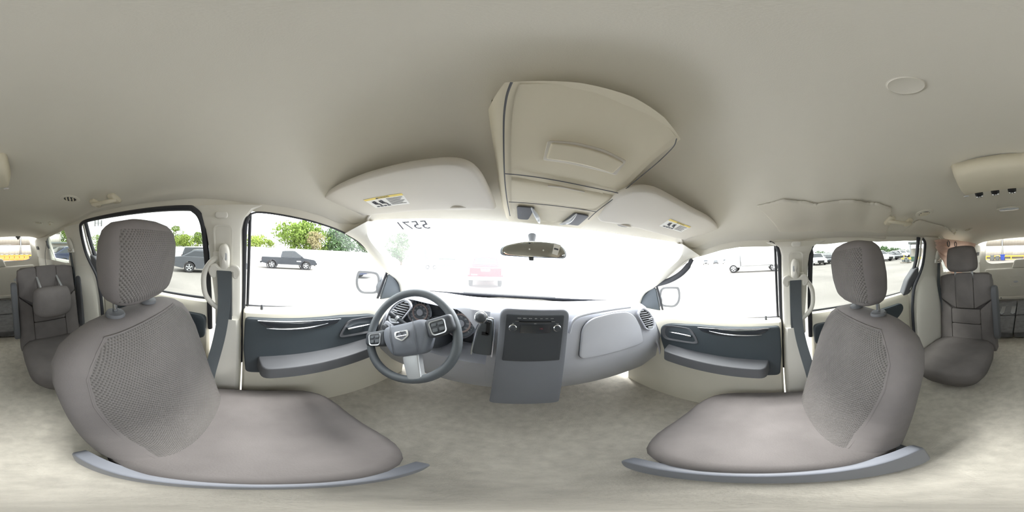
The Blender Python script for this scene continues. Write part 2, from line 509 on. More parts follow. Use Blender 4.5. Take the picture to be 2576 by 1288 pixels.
for s in (-1, 1):
    # B pillar ----------------------------------------------------------------
    B = trim('light grey plastic trim of the %s door pillar with the seat belt slot' % ('left' if s < 0 else 'right'))
    m = MB()
    sidestrip(m, s, [((.137 if s < 0 else .112), -.27, .01, .008), ((.122 if s < 0 else .10), -.232, -.02, .022), (.085, -.20, -.045, .040), (.05, -.186, -.054, .046), (0, -.178, -.053, .052), (-.12, -.172, -.052, .055), (-.25, -.165, -.052, .055), (-.36, -.165, -.052, .058)], .018, .004)
    m.build('pillar_trim', 'pillar', B)
    m = MB()
    sidestrip(m, s, [(-.315, -.135, -.056, .075), (-.40, -.15, -.050, .085), (-.6, -.19, -.045, .09), (-.95, -.20, -.04, .09)], .015)
    m.build('lower_cover', 'pillar', B)
    # recessed slide of the belt adjuster, raised border as thin frame
    m = MB()
    o = rpoly([sp(s, -.147, -.30, .062), sp(s, -.147, .062, .060), sp(s, -.083, .062, .060), sp(s, -.083, -.30, .062)], [.004, .022, .022, .004], 5)
    i = rpoly([sp(s, -.142, -.298, .062), sp(s, -.142, .057, .060), sp(s, -.088, .057, .060), sp(s, -.088, -.298, .062)], [.004, .02, .02, .004], 5)
    m.frame(o, i, V((-s, 0, 0)), .003); m.build('slide_border', 'pillar', B)
    m = MB()
    m.pad(rpoly([sp(s, -.140, .083, .056), sp(s, -.140, .103, .054), sp(s, -.098, .103, .054), sp(s, -.098, .083, .056)], .01, 4), V((-s, 0, .3)), .006, .004, .001)
    m.build('cover_cap', 'pillar', B)
    m = MB()                                         # dark slot behind the webbing
    m.prism([sp(s, -.128, -.13, .0605), sp(s, -.128, -.31, .063), sp(s, -.096, -.31, .063), sp(s, -.096, -.13, .0605)], V((-s * .002, 0, 0)))
    m.build('belt_slot', 'dash_dark', B)
    # C pillar -----------------------------------------------------------------
    Cp = trim('beige plastic pillar trim behind the %s sliding door' % SIDE[s])
    m = MB()
    sidestrip(m, s, [(.15, -1.33, -1.03, .010), (.125, -1.325, -1.035, .025), (.03, -1.29, -1.05, .04), (-.06, -1.31, -1.035, .05), (-.13, -1.36, -1.0, .06), (-.20, -1.39, -.95, .07), (-.26, -1.39, -.915, .08)], .03, .012)
    m.build('pillar_trim', 'pillar', Cp)
    m = MB()
    sidestrip(m, s, [(-.165, -1.42, -.985, .068), (-.22, -1.5, -.945, .085), (-.30, -1.6, -.915, .105), (-.45, -1.6, -.905, .115), (-.95, -1.6, -.89, .11)], .05, .01)
    m.build('lower_trim', 'pillar', Cp)
    # rear side wall + D pillar ------------------------------------------------
    Wl = struct('wall_' + SIDE[s], 'beige moulded side trim of the %s cargo area' % SIDE[s])
    m = MB()
    sidestrip(m, s, [(-.155, -2.62, -1.33, .03), (-.175, -2.62, -1.33, .06), (-.25, -2.62, -1.35, .085), (-.5, -2.62, -1.4, .10), (-.95, -2.62, -1.4, .12)], .03)
    m.build('side_trim', 'pillar', Wl)
    m = MB()
    sidestrip(m, s, [(.11, -2.60, -1.83, .012), (.08, -2.60, -1.85, .035), (0, -2.61, -1.87, .05), (-.1, -2.62, -1.885, .06), (-.17, -2.63, -1.89, .07)], .04, .02)
    m.build('corner_pillar', 'pillar', Wl)
    m = MB()                                         # speaker grille on the corner pillar
    m.pad(rpoly([sp(s, -2.40, -.055, .082), sp(s, -2.40, -.005, .078), sp(s, -2.28, -.005, .078), sp(s, -2.28, -.055, .082)], .012, 4), V((-s, 0, .2)), .004, .003)
    m.build('vent_grille', 'armrest', Wl)
    m = MB(); m.tube([sp(s, -1.62, -.36, .10), sp(s, -1.62, -.46, .10)], .02, 8); m.build('latch_cover', 'pillar', Wl)
    # seals ---------------------------------------------------------------------
    S = trim('black rubber door seals around the %s side openings' % SIDE[s])
    m = MB()
    seal(m, [sp(s, -.190, z, .028) for z in (-.40, -.2, 0)] + [sp(s, -.196, .08 if s < 0 else .05, .03 if s < 0 else .02), sp(s, -.222 if s < 0 else -.205, .118 if s < 0 else .09, .028 if s < 0 else -.015), sp(s, -.27, .131 + (.012 if s > 0 else 0), .016 if s < 0 else -.03), sp(s, -.5, .142 + (.012 if s > 0 else 0), .012 if s < 0 else -.035), sp(s, -.88, .152, .012 if s < 0 else -.035), sp(s, -.99, .145, .014 if s < 0 else -.02), sp(s, -1.02, .115, .02), sp(s, -1.035, .04, .025), sp(s, -1.02, -.06, .04), sp(s, -.985, -.13, .05), sp(s, -.925, -.22, .065), sp(s, -.90, -.32, .08), sp(s, -.893, -.45, .085), sp(s, -.88, -.9, .085)], .0115)
    m.build('slider_seal', 'rubber', S)
    m = MB()
    seal(m, [sp(s, -.955, .143, .006), sp(s, -.962, .08, .006), sp(s, -.966, .0, .008), sp(s, -.955, -.08, .01), sp(s, -.93, -.16, .012)], .014)
    m.build('window_edge', 'rubber', S)
    m = MB()
    seal(m, [sp(s, -.985, .143, .010), sp(s, -.996, .08, .010), sp(s, -1.0, .0, .014), sp(s, -.985, -.08, .02), sp(s, -.95, -.16, .03), sp(s, -.905, -.24, .04)], .008)
    m.build('edge_strip', 'pillar', S)
    m = MB()
    fs_ = smooth_loop([sp(s, -.046, z, .024) for z in (-.6, -.3, -.1, .04)] + [sp(s, -.040, .085, .020), sp(s, -.022, .108, .010), sp(s, .02, .114 + (.01 if s > 0 else 0), .001 if s < 0 else -.025), sp(s, .13, .105 + (.012 if s > 0 else 0), .001 if s < 0 else -.025), sp(s, .22, .094 + (.012 if s > 0 else 0), .001 if s < 0 else -.025), sp(s, .35, .066 + (.01 if s > 0 else 0), .002 if s < 0 else -.015), sp(s, .51, -.007, .008), sp(s, .72, -.142, .012), sp(s, .80, -.2, .012)], 5, False)
    m.tube(fs_, [.0085 if k < 22 else (.0035 if k < 48 else .006) for k in range(len(fs_))], 8)
    m.build('front_seal', 'rubber', S)
    m = MB(); seal(m, [sp(s, -.030, z, .006) for z in (-.29, -.1, .05, .11)], .006); m.build('glass_channel', 'rubber', S)
# loose weatherstrip on the right front door
ls = trim('dark loose weatherstrip drooping across the front corner of the passenger window')
m = MB()
pth = [ats(1, 1741, 652, .02), ats(1, 1728, 673, .024), ats(1, 1708, 692, .026), ats(1, 1680, 707, .026), ats(1, 1650, 716, .024), ats(1, 1636, 722, .02)]
m.tube(smooth_loop(pth, 5, False), [.016 if k > 3 else .012 for k in range(26)], 10, flat=.35, ref=(1, 0, 0)); m.build('weatherstrip', 'rubber', ls)

# A pillars -----------------------------------------------------------------------
DP = [(868, 587), (900, 606), (922, 628), (951, 662), (975, 688), (997, 705), (1004, 725), (1004, 765)]
WP = [(925, 556), (926, 573), (935, 601), (968, 641), (985, 665), (1003, 695), (1018, 720), (1034, 748)]
dl = smooth_loop([ats(-1, *p, .012) for p in DP], 5, False)
wl = smooth_loop([ats(-1, *p, .055) for p in WP], 5, False)
for s in (-1, 1):
    A = trim('pale plastic trim of the %s windshield pillar' % SIDE[s])
    rings = []
    for d, w in zip(dl, wl):
        mid = (d + w) / 2; inw = V((.016, -.012, -.004))
        ring = [d + V((-.02, .01, 0)), d, d * .8 + w * .2 + inw * .8, mid + inw, d * .2 + w * .8 + inw * .7, w, w + V((-.02, .05, .01)), w + V((-.05, .05, .01))]
        rings.append([V((p.x * -s, p.y, p.z)) for p in ring])
    MB().loft(rings).build('pillar_trim', 'pillar', A)

# windshield ------------------------------------------------------------------------
wr = struct('window_1', 'dusty glaring windshield above the dashboard')
def ws(i, j, off=0.0):
    u = -1 + 2 * i
    x = u * (.70 + (.80 - .70) * j)
    y = (.50 - .06 * u * u) * (1 - j) + (1.34 - .30 * u * u) * j
    z = .165 * (1 - j) + (-.292) * j + .03 * math.sin(math.pi * j) - .02 * u * u * (1 - j)
    return V((x, y, z)) + V((0, .45, .9)) * off
m = MB().grid(lambda i, j: ws(i, j), 24, 14); m.build('glass_pane', 'glass_film', wr)
m = MB().grid(lambda i, j: ws(.03 + .94 * i, .925 + .075 * j, -.004), 24, 2); m.build('blackout_band', 'rubber', wr, solid=.002)
m = MB()
m.tube([ws(t, .952, .012) for t in [.22 + .05 * k for k in range(10)]], .007, 6); m.build('wiper_blade', 'black', wr)
# stock number in paint marker along the top left corner of the glass, read from outside
m = MB()
up = (ws(.2, .02) - ws(.2, .2)).normalized()
rt = (ws(.10, .08) - ws(.35, .08)).normalized()
text_mb('5571', .075, ws(.165, .085, -.004), rt, up, .0005, 'CENTER', m)
for px, py in ((962, 559), (975, 562), (990, 566)):
    pass
m.build('marker_writing', 'ink', wr)

# liftgate ------------------------------------------------------------------------
LG = struct('door_5', 'beige liftgate trim with the rear window above the cargo floor')
yL = -2.66
outer = rpoly([V((-.80, yL, -.98)), V((.80, yL, -.98)), V((.80, yL, -.2)), V((.76, yL, .24)), V((0, yL, .27)), V((-.76, yL, .24)), V((-.80, yL, -.2))], [.02, .02, .1, .12, .3, .12, .1], 8)
inner = rpoly([V((-.50, yL, -.215)), V((.50, yL, -.215)), V((.585, yL, -.17)), V((.55, yL, .175)), V((0, yL, .205)), V((-.55, yL, .175)), V((-.585, yL, -.17))], [.05, .05, .06, .07, .3, .07, .06], 8)
m = MB().frame(outer, inner, V((0, 1, 0)), .03, -.022); m.build('gate_frame', 'pillar', LG)
m = MB()
m.pad(rpoly([V((-.60, yL, -.79)), V((.60, yL, -.79)), V((.615, yL, -.30)), V((-.615, yL, -.30))], .05, 6), V((0, 1, 0)), .05, .03, .012)
m.build('lower_panel', 'pillar', LG)
m = MB()
m.pad(rpoly([V((-.15, yL, -.30)), V((.15, yL, -.30)), V((.10, yL, -.165)), V((-.10, yL, -.165))], [.01, .01, .04, .04], 6), V((0, 1, 0)), .05, .025, .006)
m.build('wiper_motor_cover', 'pillar', LG)
for x in (-.30, .10):
    m = MB()
    o_ = rpoly([V((x - .10, yL + .052, -.60)), V((x + .10, yL + .052, -.60)), V((x + .10, yL + .052, -.44)), V((x - .10, yL + .052, -.44))], .04, 5)
    i_ = rpoly([V((x - .08, yL + .052, -.58)), V((x + .08, yL + .052, -.58)), V((x + .08, yL + .052, -.46)), V((x - .08, yL + .052, -.46))], .03, 5)
    m.frame(o_, i_, V((0, 1, 0)), .012, -.02); m.build('pull_cup_rim', 'pillar', LG)
    m = MB(); m.pad([V((x, yL + .048, -.525)) + V((math.cos(a) * .055, 0, math.sin(a) * .03)) for a in [k * math.pi / 10 for k in range(20)]], V((0, 1, 0)), .012, .008, .004)
    m.build('lamp_lens', 'lens', LG)
m = MB(); m.box((0, yL + .055, -.80), (1.2, .03, .05)); m.build('scuff_edge', 'pillar', LG, bevel=.008)
for x in (-.34, .36):
    m = MB(); m.lathe((x, yL + .072, -.79), (0, 1, 0), [(.010, 0), (.010, .004), (.004, .006)], 10); m.build('fastener', 'rubber', LG)
nwin[0] += 1
w8 = struct('window_%d' % nwin[0], 'rear window glass in the liftgate with a faint heater grid')
m = MB().prism([p + V((0, -.02, 0)) for p in rpoly([V((-.62, yL, -.25)), V((.62, yL, -.25)), V((.58, yL, .21)), V((-.58, yL, .21))], .06, 5)], V((0, -.004, 0)))
m.build('glass_pane', 'glass_rear', w8)
m = MB()
for k in range(13):
    z = -.18 + k * .028; m.tube([V((-.56, yL - .012, z)), V((.56, yL - .012, z))], .0007, 4)
m.build('heater_wire', 'steel', w8)['kind'] = 'stuff'
m = MB(); m.box((-.37, yL + .03, .172), (.075, .04, .03)); m.box((-.37, yL + .028, .148), (.04, .03, .03)); m.lathe((-.37, yL + .03, .12), (0, 0, 1), [(.006, 0), (.008, .012), (.008, .02)], 8)
m.build('latch_motor', 'armrest', w8)

# floor ------------------------------------------------------------------------------
FL = struct('floor', 'grey carpeted van floor between and behind the seats', loc=(0, 0, -.95))
m = MB().box((0, -.65, -.965), (1.62, 4.0, .03)); m.build('carpet', 'carpet', FL)
m = MB().box((0, 1.32, -.63), (1.6, .04, .7)); m.build('firewall', 'carpet', FL)
# load floor: folded third-row seat backs
CF = thing('stowed_rear_bench', (0, -2.1, -.90), 'charcoal carpeted backs of the third-row bench folded flat behind the second row', 'bench seat')
for k, (x0, x1) in enumerate(((-.62, .09), (.10, .62))):
    m = MB(); m.pad(rpoly([V((x0, -2.58, -.90)), V((x1, -2.58, -.90)), V((x1, -1.98, -.90)), V((x0, -1.98, -.90))], .02, 4), V((0, 0, 1)), .06, .015, .004)
    m.build('seat_back_panel', 'cargo', CF)
    m = MB(); m.pad(rpoly([V((x0, -1.97, -.91)), V((x1, -1.97, -.91)), V((x1, -1.55, -.93)), V((x0, -1.55, -.93))], .02, 4), V((0, 0, 1)), .06, .015, .004)
    m.build('flap_panel', 'cargo', CF)
for x in (.13, .27):
    m = MB()
    m.pad(rpoly([V((x - .028, -2.02, -.838)), V((x, -1.985, -.838)), V((x + .028, -2.02, -.838)), V((x + .03, -2.28, -.838)), V((x - .03, -2.28, -.838))], .006, 3), V((0, 0, 1)), .008, .003)
    m.build('latch_plate', 'steel', CF)
m = MB(); m.box((.44, -2.3, -.83), (.03, .05, .05)); m.box((.44, -2.32, -.805), (.06, .02, .02)); m.build('pull_hook', 'black', CF, bevel=.004)
m = MB(); m.box((-.28, -2.5, -.83), (.06, .06, .03)); m.tube([V((-.30, -2.47, -.82)), V((-.28, -2.44, -.80)), V((-.26, -2.47, -.82))], .006, 6); m.build('tie_down', 'armrest', CF, bevel=.004)

# doors -------------------------------------------------------------------------------
def front_door(s, idx):
    D = struct('door_%d' % idx, "%s front door with pale sill, dark insert panel and chrome handle" % ("driver's" if s < 0 else "passenger's"))
    X = lambda y, z, o=0: V((s * (.70 - o), y, z))
    m = MB()
    sidestrip(m, s, [(-.268, -.045, .92, .012), (-.272, -.045, .92, .04), (-.282, -.045, .92, .062), (-.30, -.045, .92, .07), (-.34, -.045, .92, .072), (-.50, -.04, .92, .075), (-.95, -.03, .92, .07)], .012)
    m.build('door_trim', 'cream', D)
    m = MB(); m.tube([V((s * .762, -.04, -.268)), V((s * .762, .3, -.276)), V((s * .766, .78, -.305))], .006, 6); m.build('belt_seal', 'rubber', D)
    # dark insert
    ins = [X(-.035, -.295), X(.20, -.300), X(.37, -.303), X(.44, -.312), X(.53, -.322), X(.585, -.34), X(.605, -.37), X(.60, -.44), X(.56, -.56), X(.3, -.60), X(-.02, -.60), X(-.035, -.45)]
    m = MB(); m.pad(rpoly(ins, .02, 4), V((-s, 0, 0)), .016, .008, .003, .02); m.build('insert_panel', 'door_dark', D)
    # glossy lens-shaped applique with chrome lines
    lens = [X(.012, -.298, .016), X(.19, -.303, .016), X(.365, -.312, .016), X(.345, -.334, .016), X(.27, -.348, .016), X(.17, -.350, .016), X(.08, -.340, .016), X(.035, -.322, .016)]
    m = MB(); m.pad(rpoly(lens, .012, 3), V((-s, 0, 0)), .006, .004, .004); m.build('gloss_trim', 'piano', D)
    m = MB(); m.tube(smooth_loop([X(.05, -.333, .024), X(.13, -.335, .027), X(.22, -.333, .027), X(.30, -.325, .024)], 5, False), [.0008 + .0032 * math.sin(math.pi * k / 15) for k in range(16)], 8); m.build('chrome_blade', 'chrome', D)
    m = MB(); m.tube(smooth_loop([X(.015, -.299, .022), X(.19, -.3045, .023), X(.362, -.313, .022)], 5, False), .0016, 6); m.build('chrome_line', 'chrome', D)
    # handle bezel
    bez = [X(.40, -.326, .014), X(.50, -.328, .014), X(.575, -.340, .014), X(.590, -.385, .014), X(.57, -.430, .014), X(.36, -.415, .014), X(.365, -.385, .014)]
    bo = rpoly(bez, .03, 5); cc = sum(bo, V((0, 0, 0))) / len(bo)
    bi = [cc + (p - cc) * .82 for p in bo]
    m = MB().frame(bo, bi, V((-s, 0, 0)), .010, -.006); m.build('handle_bezel', 'armrest', D)
    m = MB(); m.prism([cc + (p - cc) * .83 + V((s * .0, 0, 0)) for p in bo], V((-s * .003, 0, 0))); m.build('handle_cup', 'dash_dark', D)
    hd = MB(); hd.tube(smooth_loop([X(.40, -.372, .024), X(.43, -.366, .032), X(.47, -.364, .036), X(.505, -.366, .034), X(.53, -.37, .026)], 4, False), [.010, .011, .010, .009, .0085, .008, .0075, .007, .0065, .006, .006, .006, .006, .006, .005, .005, .004], 10, flat=.6, ref=(0, 0, 1)); hd.build('door_handle', 'chrome', D)
    m = MB(); m.lathe(V((s * .735, .03, -.275)), (0, 0, 1), [(.006, 0), (.006, .02), (.004, .024), (.001, .025)], 10); m.build('lock_knob', 'armrest', D)
    # window switches / armrest
    m = MB(); m.pad(rpoly([V((s * .70, .02, -.50)), V((s * .70, .55, -.47)), V((s * .60, .52, -.475)), V((s * .60, .04, -.505))], .03, 4), V((0, 0, 1)), .01, .008, .004, .05); m.build('armrest', 'armrest', D)
    # mirror sail
    m = MB()
    sail = [sp(s, .655, -.285, .012), sp(s, .655, -.12, .012), sp(s, .675, -.115, .012), sp(s, .75, -.165, .012), sp(s, .815, -.21, .012), sp(s, .83, -.25, .012), sp(s, .83, -.30, .012)]
    sail = [V((s * (W0 - .012), p.y, p.z)) if p.z < ZB else p for p in sail]
    m.prism(sail, V((-s * .01, 0, 0))); m.build('mirror_sail', 'door_dark', D, bevel=.003)
    m = MB(); m.tube([sp(s, .645, -.28, .006), sp(s, .648, -.2, .006), sp(s, .655, -.105, .006)], .007, 6); m.build('division_bar', 'rubber', D)
    return D
front_door(-1, 1); front_door(1, 2)
def slide_door(s, idx):
    D = struct('door_%d' % idx, '%s sliding door with cream sill, dark armrest pocket and black latch cover' % SIDE[s])
    m = MB()
    sidestrip(m, s, [(-.255, -.905, -.195, .008), (-.262, -.905, -.195, .03), (-.285, -.905, -.195, .046), (-.35, -.905, -.195, .05), (-.50, -.905, -.195, .055), (-.95, -.905, -.195, .05)], .02)
    m.build('door_trim', 'cream', D)
    m = MB(); m.tube([V((s * .765, -.2, -.252)), V((s * .765, -.90, -.256))], .007, 6); m.build('belt_seal', 'rubber', D)
    X = lambda y, z, o=0: V((s * (.72 - o), y, z))
    m = MB(); m.pad(rpoly([X(-.80, -.315), X(-.74, -.315), X(-.20, -.315), X(-.20, -.44), X(-.72, -.43), X(-.78, -.40), X(-.82, -.36)], .03, 4), V((-s, 0, 0)), .012, .008, .0, .01)
    m.build('insert_panel', 'door_dark', D)
    m = MB()
    lc = [V((s * p[0], p[1], p[2])) for p in ((.722, -.875, -.16), (.698, -.945, -.08), (.69, -.985, -.07), (.70, -.975, -.14), (.735, -.93, -.235), (.75, -.905, -.275), (.75, -.835, -.275))]
    m.pad(rpoly(lc, .02, 4), V((-s, 0, -.2)), .02, .012, .004, .02); m.build('latch_cover', 'armrest', D)
    m = MB(); m.lathe(X(-.30, -.36, .012), (-s, 0, 0), [(.012, 0), (.012, .012), (.008, .016)], 12); m.build('switch_knob', 'armrest', D)
slide_door(-1, 3); slide_door(1, 4)

# ------------------------------------------------------------------ dashboard
DB = thing('dashboard', (0, .8, -.8), 'pale grey dashboard with gauge cluster, side vents and glovebox under the windshield', 'dashboard')
CX = -.42
def edge_drop(x):
    a = abs(x) - .47
    return -.42 * (max(0, a) / .2) ** 2.2 * .42
def arch(x):                                   # lower edge of the hood over the gauges
    u = (x + .402) / .252
    return -.182 - .20 * abs(u) ** 4 if abs(u) < 1 else None
def dash_ring(x):
    d = edge_drop(x); a = arch(x)
    fy = .585 + (max(0, abs(x) - .5) ** 2) * 1.0
    top = -.165 + d
    yb = 1.34 - .30 * (x / .8) ** 2
    ring = [(yb, -.295), (.98, -.226 + d * .4), (.78, -.186 + d * .8), (.66, top + .0), (.615, top - .006), (fy + .005, top - .022)]
    if a is not None:
        a = min(a, top - .03)
        ring += [(fy, a), (.615, a - .004), (.72, a - .02), (.735, a - .04), (.735, -.42), (.60, -.44)]
    else:
        zz = top - .03
        ring += [(fy - .004, zz - .01), (fy - .006, zz - .03), (fy - .008, zz - .06), (fy - .008, zz - .10), (fy, min(-.42, zz - .11)), (fy + .01, -.46)]
    ring += [(.66, -.60), (.78, -.75), (1.3, -.75)]
    return [V((x, y, z)) for y, z in ring]
xsn = [-.735, -.70, -.67, -.6555] + [-.653 + .01253 * k for k in range(41)] + [-.1495, -.147, -.1, 0, .1, .2, .3, .4, .45, .5, .54, .57, .6, .62, .64, .655, .67, .70, .735]
MB().loft([dash_ring(x) for x in xsn]).build('dash_body', 'dash', DB, angle=50)
# centre stack with the radio
yR = .525
def Yp(x, z, o=0): return V((x, yR - o + (z + .16) * -.10, z))
ob = rpoly([Yp(-.118, -.66), Yp(.118, -.66), Yp(.112, -.145), Yp(-.112, -.145)], [.02, .02, .03, .03], 6)
MB().pad(ob, V((0, -1, .1)), .012, .010, 0, .12).build('stack_bezel', 'bezel', DB)
nrm = V((0, -1, .1)).normalized()
RD = MB().pad(rpoly([Yp(-.092, -.36, .013), Yp(.092, -.36, .013), Yp(.092, -.166, .013), Yp(-.092, -.166, .013)], .004, 3), nrm, .004, .002, 0, .004).build('radio_face', 'dash_dark', DB)
RD['label'] = 'dark radio faceplate with two chrome ringed knobs and a disc slot'
for x in (-.069, .071):
    k = MB().lathe(Yp(x, -.2125, .017), nrm, [(.0125, 0), (.0125, .004), (.0105, .006)], 28).build('knob_ring', 'chrome', RD)
    MB().lathe(Yp(x, -.2125, .017), nrm, [(.0092, .0), (.0092, .013), (.0080, .015), (.0, .0155)], 24).build('knob', 'dash_dark', RD)
MB().pad(rpoly([Yp(-.046, -.232, .017), Yp(.049, -.232, .017), Yp(.049, -.199, .017), Yp(-.046, -.199, .017)], .002, 2), nrm, .001, .0005).build('display', 'piano', RD)
MB().box(Yp(0, -.1875, .018), (.10, .004, .0035)).build('disc_slot', 'black', RD)
MB().box(Yp(0, -.1905, .0185), (.10, .004, .0014)).build('slot_lip', 'steel', RD)
for x in (-.058, .056): MB().box(Yp(x, -.186, .018), (.011, .004, .0028)).build('eject_key', 'steel', RD)
for w, x, z in [(w, -.051 + k * .0172, -.1755) for k, w in enumerate(('RADIO', 'MEDIA', 'MUTE', 'SEEK', 'AUX', 'INFO', 'SCAN'))] + [('DISC', 0, -.1945), ('ON', -.069, -.1965), ('TUNE', .071, -.1965)]:
    text_mb(w, .0036, Yp(x, z, .0178), (1, 0, 0), (0, .1, 1), .0003).build('key_lettering', 'print_light', RD)
text_mb('142', .0075, Yp(.020, -.2135, .0186), (1, 0, 0), (0, .1, 1), .0003).build('display_digits', 'print_red', RD)
# gauges
GC = MB().pad(rpoly([V((x, .728, z)) for x, z in ((-.62, -.41), (-.215, -.41), (-.215, -.36), (-.26, -.25), (-.34, -.20), (-.42, -.185), (-.50, -.20), (-.58, -.25), (-.62, -.36))], .03, 4), V((0, -1, .12)), .006, .003).build('gauge_panel', 'dash_dark', DB)
gn = V((0, -1, .16)).normalized()
def gauge(x, z, r, y=.712):
    c = V((x, y, z))
    MB().lathe(c, gn, [(r, -.012), (r * 1.04, .010), (r * .98, .016), (r * .90, .004), (r * .90, -.012)], 40).build('gauge_bezel', 'chrome', GC)
    g = MB().lathe(c, gn, [(r * .92, -.008), (r * .92, -.002), (r * .55, -.004), (0, -.004)], 40).build('gauge_dial', 'gauge_face', GC)
    MB().ring(c + gn * -.002, gn, r * .62, r * .07, 40, 6).build('scale_band', 'gauge_band', GC)
    m = MB(); u = V((1, 0, 0)); w = gn.cross(u) * -1
    for k in range(15):
        a = R_(220 - k * 260 / 14); d = u * math.cos(a) + V((0, .16, 1)).normalized() * math.sin(a)
        m.tube([c + d * (r * .70) + gn * .001, c + d * (r * .82) + gn * .001], .0011, 5)
    for k, t in enumerate(('0', '20', '40', '60', '80', '100', '120')):
        a = R_(215 - k * 250 / 6); d = u * math.cos(a) + V((0, .16, 1)).normalized() * math.sin(a)
        text_mb(t, r * .15, c + d * (r * .46) + gn * .001, u, V((0, .16, 1)), .0005, 'CENTER', m)
    m.build('dial_marks', 'print_light', GC)['kind'] = 'stuff'
    MB().lathe(c, gn, [(r * .26, -.004), (r * .26, .004), (r * .20, .006), (0, .006)], 24).build('dial_hub', 'dash', GC)
gauge(-.512, -.297, .070); gauge(-.295, -.305, .072); gauge(-.405, -.335, .045)
MB().add([V((-.445, .722, -.235)), V((-.40, .722, -.232)), V((-.415, .722, -.262))], [(0, 1, 2)]).build('warning_lens', 'armrest', GC, solid=.003)
# side vents
def side_vent(s):
    o = [(.462, -.222), (.476, -.200), (.498, -.193), (.545, -.225), (.585, -.275), (.596, -.322), (.575, -.336), (.522, -.318)]
    P = lambda x, z, d=0: V((s * x, .571 + max(0, x - .5) ** 2 * 1.0 - d, z))
    bo = rpoly([P(*p) for p in o], .012, 4); cc = sum(bo, V((0, 0, 0))) / len(bo)
    vt = MB().frame(bo, [cc + (p - cc) * .86 for p in bo], V((0, -1, 0)), .012, -.003).build('vent_frame', 'dash', DB)
    MB().prism([cc + (p - cc) * .88 + V((0, .0, 0)) for p in bo], V((0, -.003, 0))).build('vent_cavity', 'black', vt)
    for k in range(8):
        z = -.206 - k * .0128
        x0 = .466 + k * .0072 + (.010 if k == 0 else 0); x1 = interp([(-.31, .588), (-.29, .580), (-.25, .558), (-.225, .535), (-.20, .492)], z) if True else 0
        tl = V((0, 0, -.006))
        MB().strip([P(x0, z, .005), P((x0 + x1) / 2, z - .002, .007), P(x1, z - .005, .005)], V((0, -.011, .004)), .0028, V((0, .4, 1))).build('vent_slat', 'dash', vt)
    MB().pad([P(.55, -.262, .012) + V((s * math.cos(a) * .014, 0, math.sin(a) * .006)) for a in [k * math.pi / 8 for k in range(16)]], V((0, -1, 0)), .006, .004).build('vent_tab', 'chrome', vt)
    MB().pad(rpoly([P(.535, -.318, .008), P(.578, -.326, .008), P(.578, -.313, .008), P(.535, -.305, .008)], .004, 3), V((0, -1, 0)), .005, .003).build('thumbwheel', 'silver', vt)
side_vent(-1); side_vent(1)
# glovebox lid
P = lambda x, z: V((x, .574 - (z + .2) * .02, z))
gl = rpoly([P(.183, -.40), P(.185, -.245), P(.222, -.207), P(.32, -.194), P(.405, -.199), P(.452, -.232), P(.49, -.30), P(.515, -.40)], .03, 5)
MB().pad(gl, V((0, -1, .03)), .010, .006, .003, .002).build('glovebox_lid', 'dash', DB)
m = MB(); m.tube(gl + [gl[0]], .0016, 6); m.build('lid_gap', 'dash_dark', DB)
# brow over the passenger panel
MB().tube(smooth_loop([V((.135, .566, -.26)), V((.15, .566, -.205)), V((.20, .568, -.186)), V((.32, .569, -.178)), V((.42, .57, -.180))], 5, False), .006, 8).build('panel_brow', 'dash', DB)
# light wheel trim left of the column
MB().pad(rpoly([V((-.64, .575, -.40)), V((-.56, .572, -.40)), V((-.55, .570, -.345)), V((-.61, .575, -.335))], .015, 4), V((0, -1, 0)), .006, .004).build('switch_panel', 'dash', DB)
MB().lathe(V((-.60, .566, -.372)), V((0, -1, 0)), [(.018, 0), (.018, .012), (.015, .015), (0, .016)], 20).build('headlamp_knob', 'armrest', DB)

# ------------------------------------------------------------------ steering wheel
un = V((0, .42, .9075)); wn = V((0, -.9075, .42)); ux = V((1, 0, 0)); WC = V((-.390, .452, -.292))
SW = thing('steering_wheel', WC - un * .19 + V((0, .0, 0)), 'grey three-spoke steering wheel turned to the left, with control keys on the spoke', 'steering wheel')
MB().ring(WC, wn, .1685, .0155, 56, 12, ux).build('rim', 'wheel', SW)
rot = R_(31)
def wp(a, b, h=0):                        # wheel plane coordinates, turned with the wheel
    ca, sa = math.cos(rot), math.sin(rot)
    return WC + ux * (a * ca - b * sa) + un * (a * sa + b * ca) + wn * h
hub = rpoly([wp(-.085, .045), wp(.085, .045), wp(.088, -.01), wp(.055, -.075), wp(-.055, -.075), wp(-.088, -.01)], .025, 5)
MB().pad(hub, wn, .036, .02, .008, .03).build('airbag_cover', 'wheel_pad', SW)
m = MB()
for a in (-.045, .045): m.tube([wp(a, .048, .0385), wp(a * 1.02, 0, .0445), wp(a * .9, -.07, .038)], .0012, 5)
m.build('cover_seam', 'dash_dark', SW)
for sgn in (1, -1):
    sp_ = MB().pad(rpoly([wp(sgn * .078, .036), wp(sgn * .172, .034), wp(sgn * .172, -.022), wp(sgn * .080, -.03)][::sgn], .014, 4), wn, .030, .012, .002, .015).build('spoke', 'dash_dark', SW)
    fo = rpoly([wp(sgn * .092, .024, .0305), wp(sgn * .150, .024, .0305), wp(sgn * .146, -.024, .0305), wp(sgn * .098, -.026, .0305)][::sgn], .012, 4)
    fc = sum(fo, V((0, 0, 0))) / len(fo)
    MB().frame(fo, [fc + (p - fc) * .86 for p in fo], wn, .004, -.001).build('key_frame', 'silver', sp_)
    for bx, by, w_, h_ in ((-.011, .009, .018, .010), (.012, .009, .018, .010), (-.011, -.009, .018, .012), (.012, -.009, .018, .012)):
        c0 = sgn * .1215
        MB().pad(rpoly([wp(c0 + bx - w_ / 2, by - h_ / 2, .029), wp(c0 + bx + w_ / 2, by - h_ / 2, .029), wp(c0 + bx + w_ / 2, by + h_ / 2, .029), wp(c0 + bx - w_ / 2, by + h_ / 2, .029)], .003, 3), wn, .006, .002).build('control_key', 'wheel', sp_)
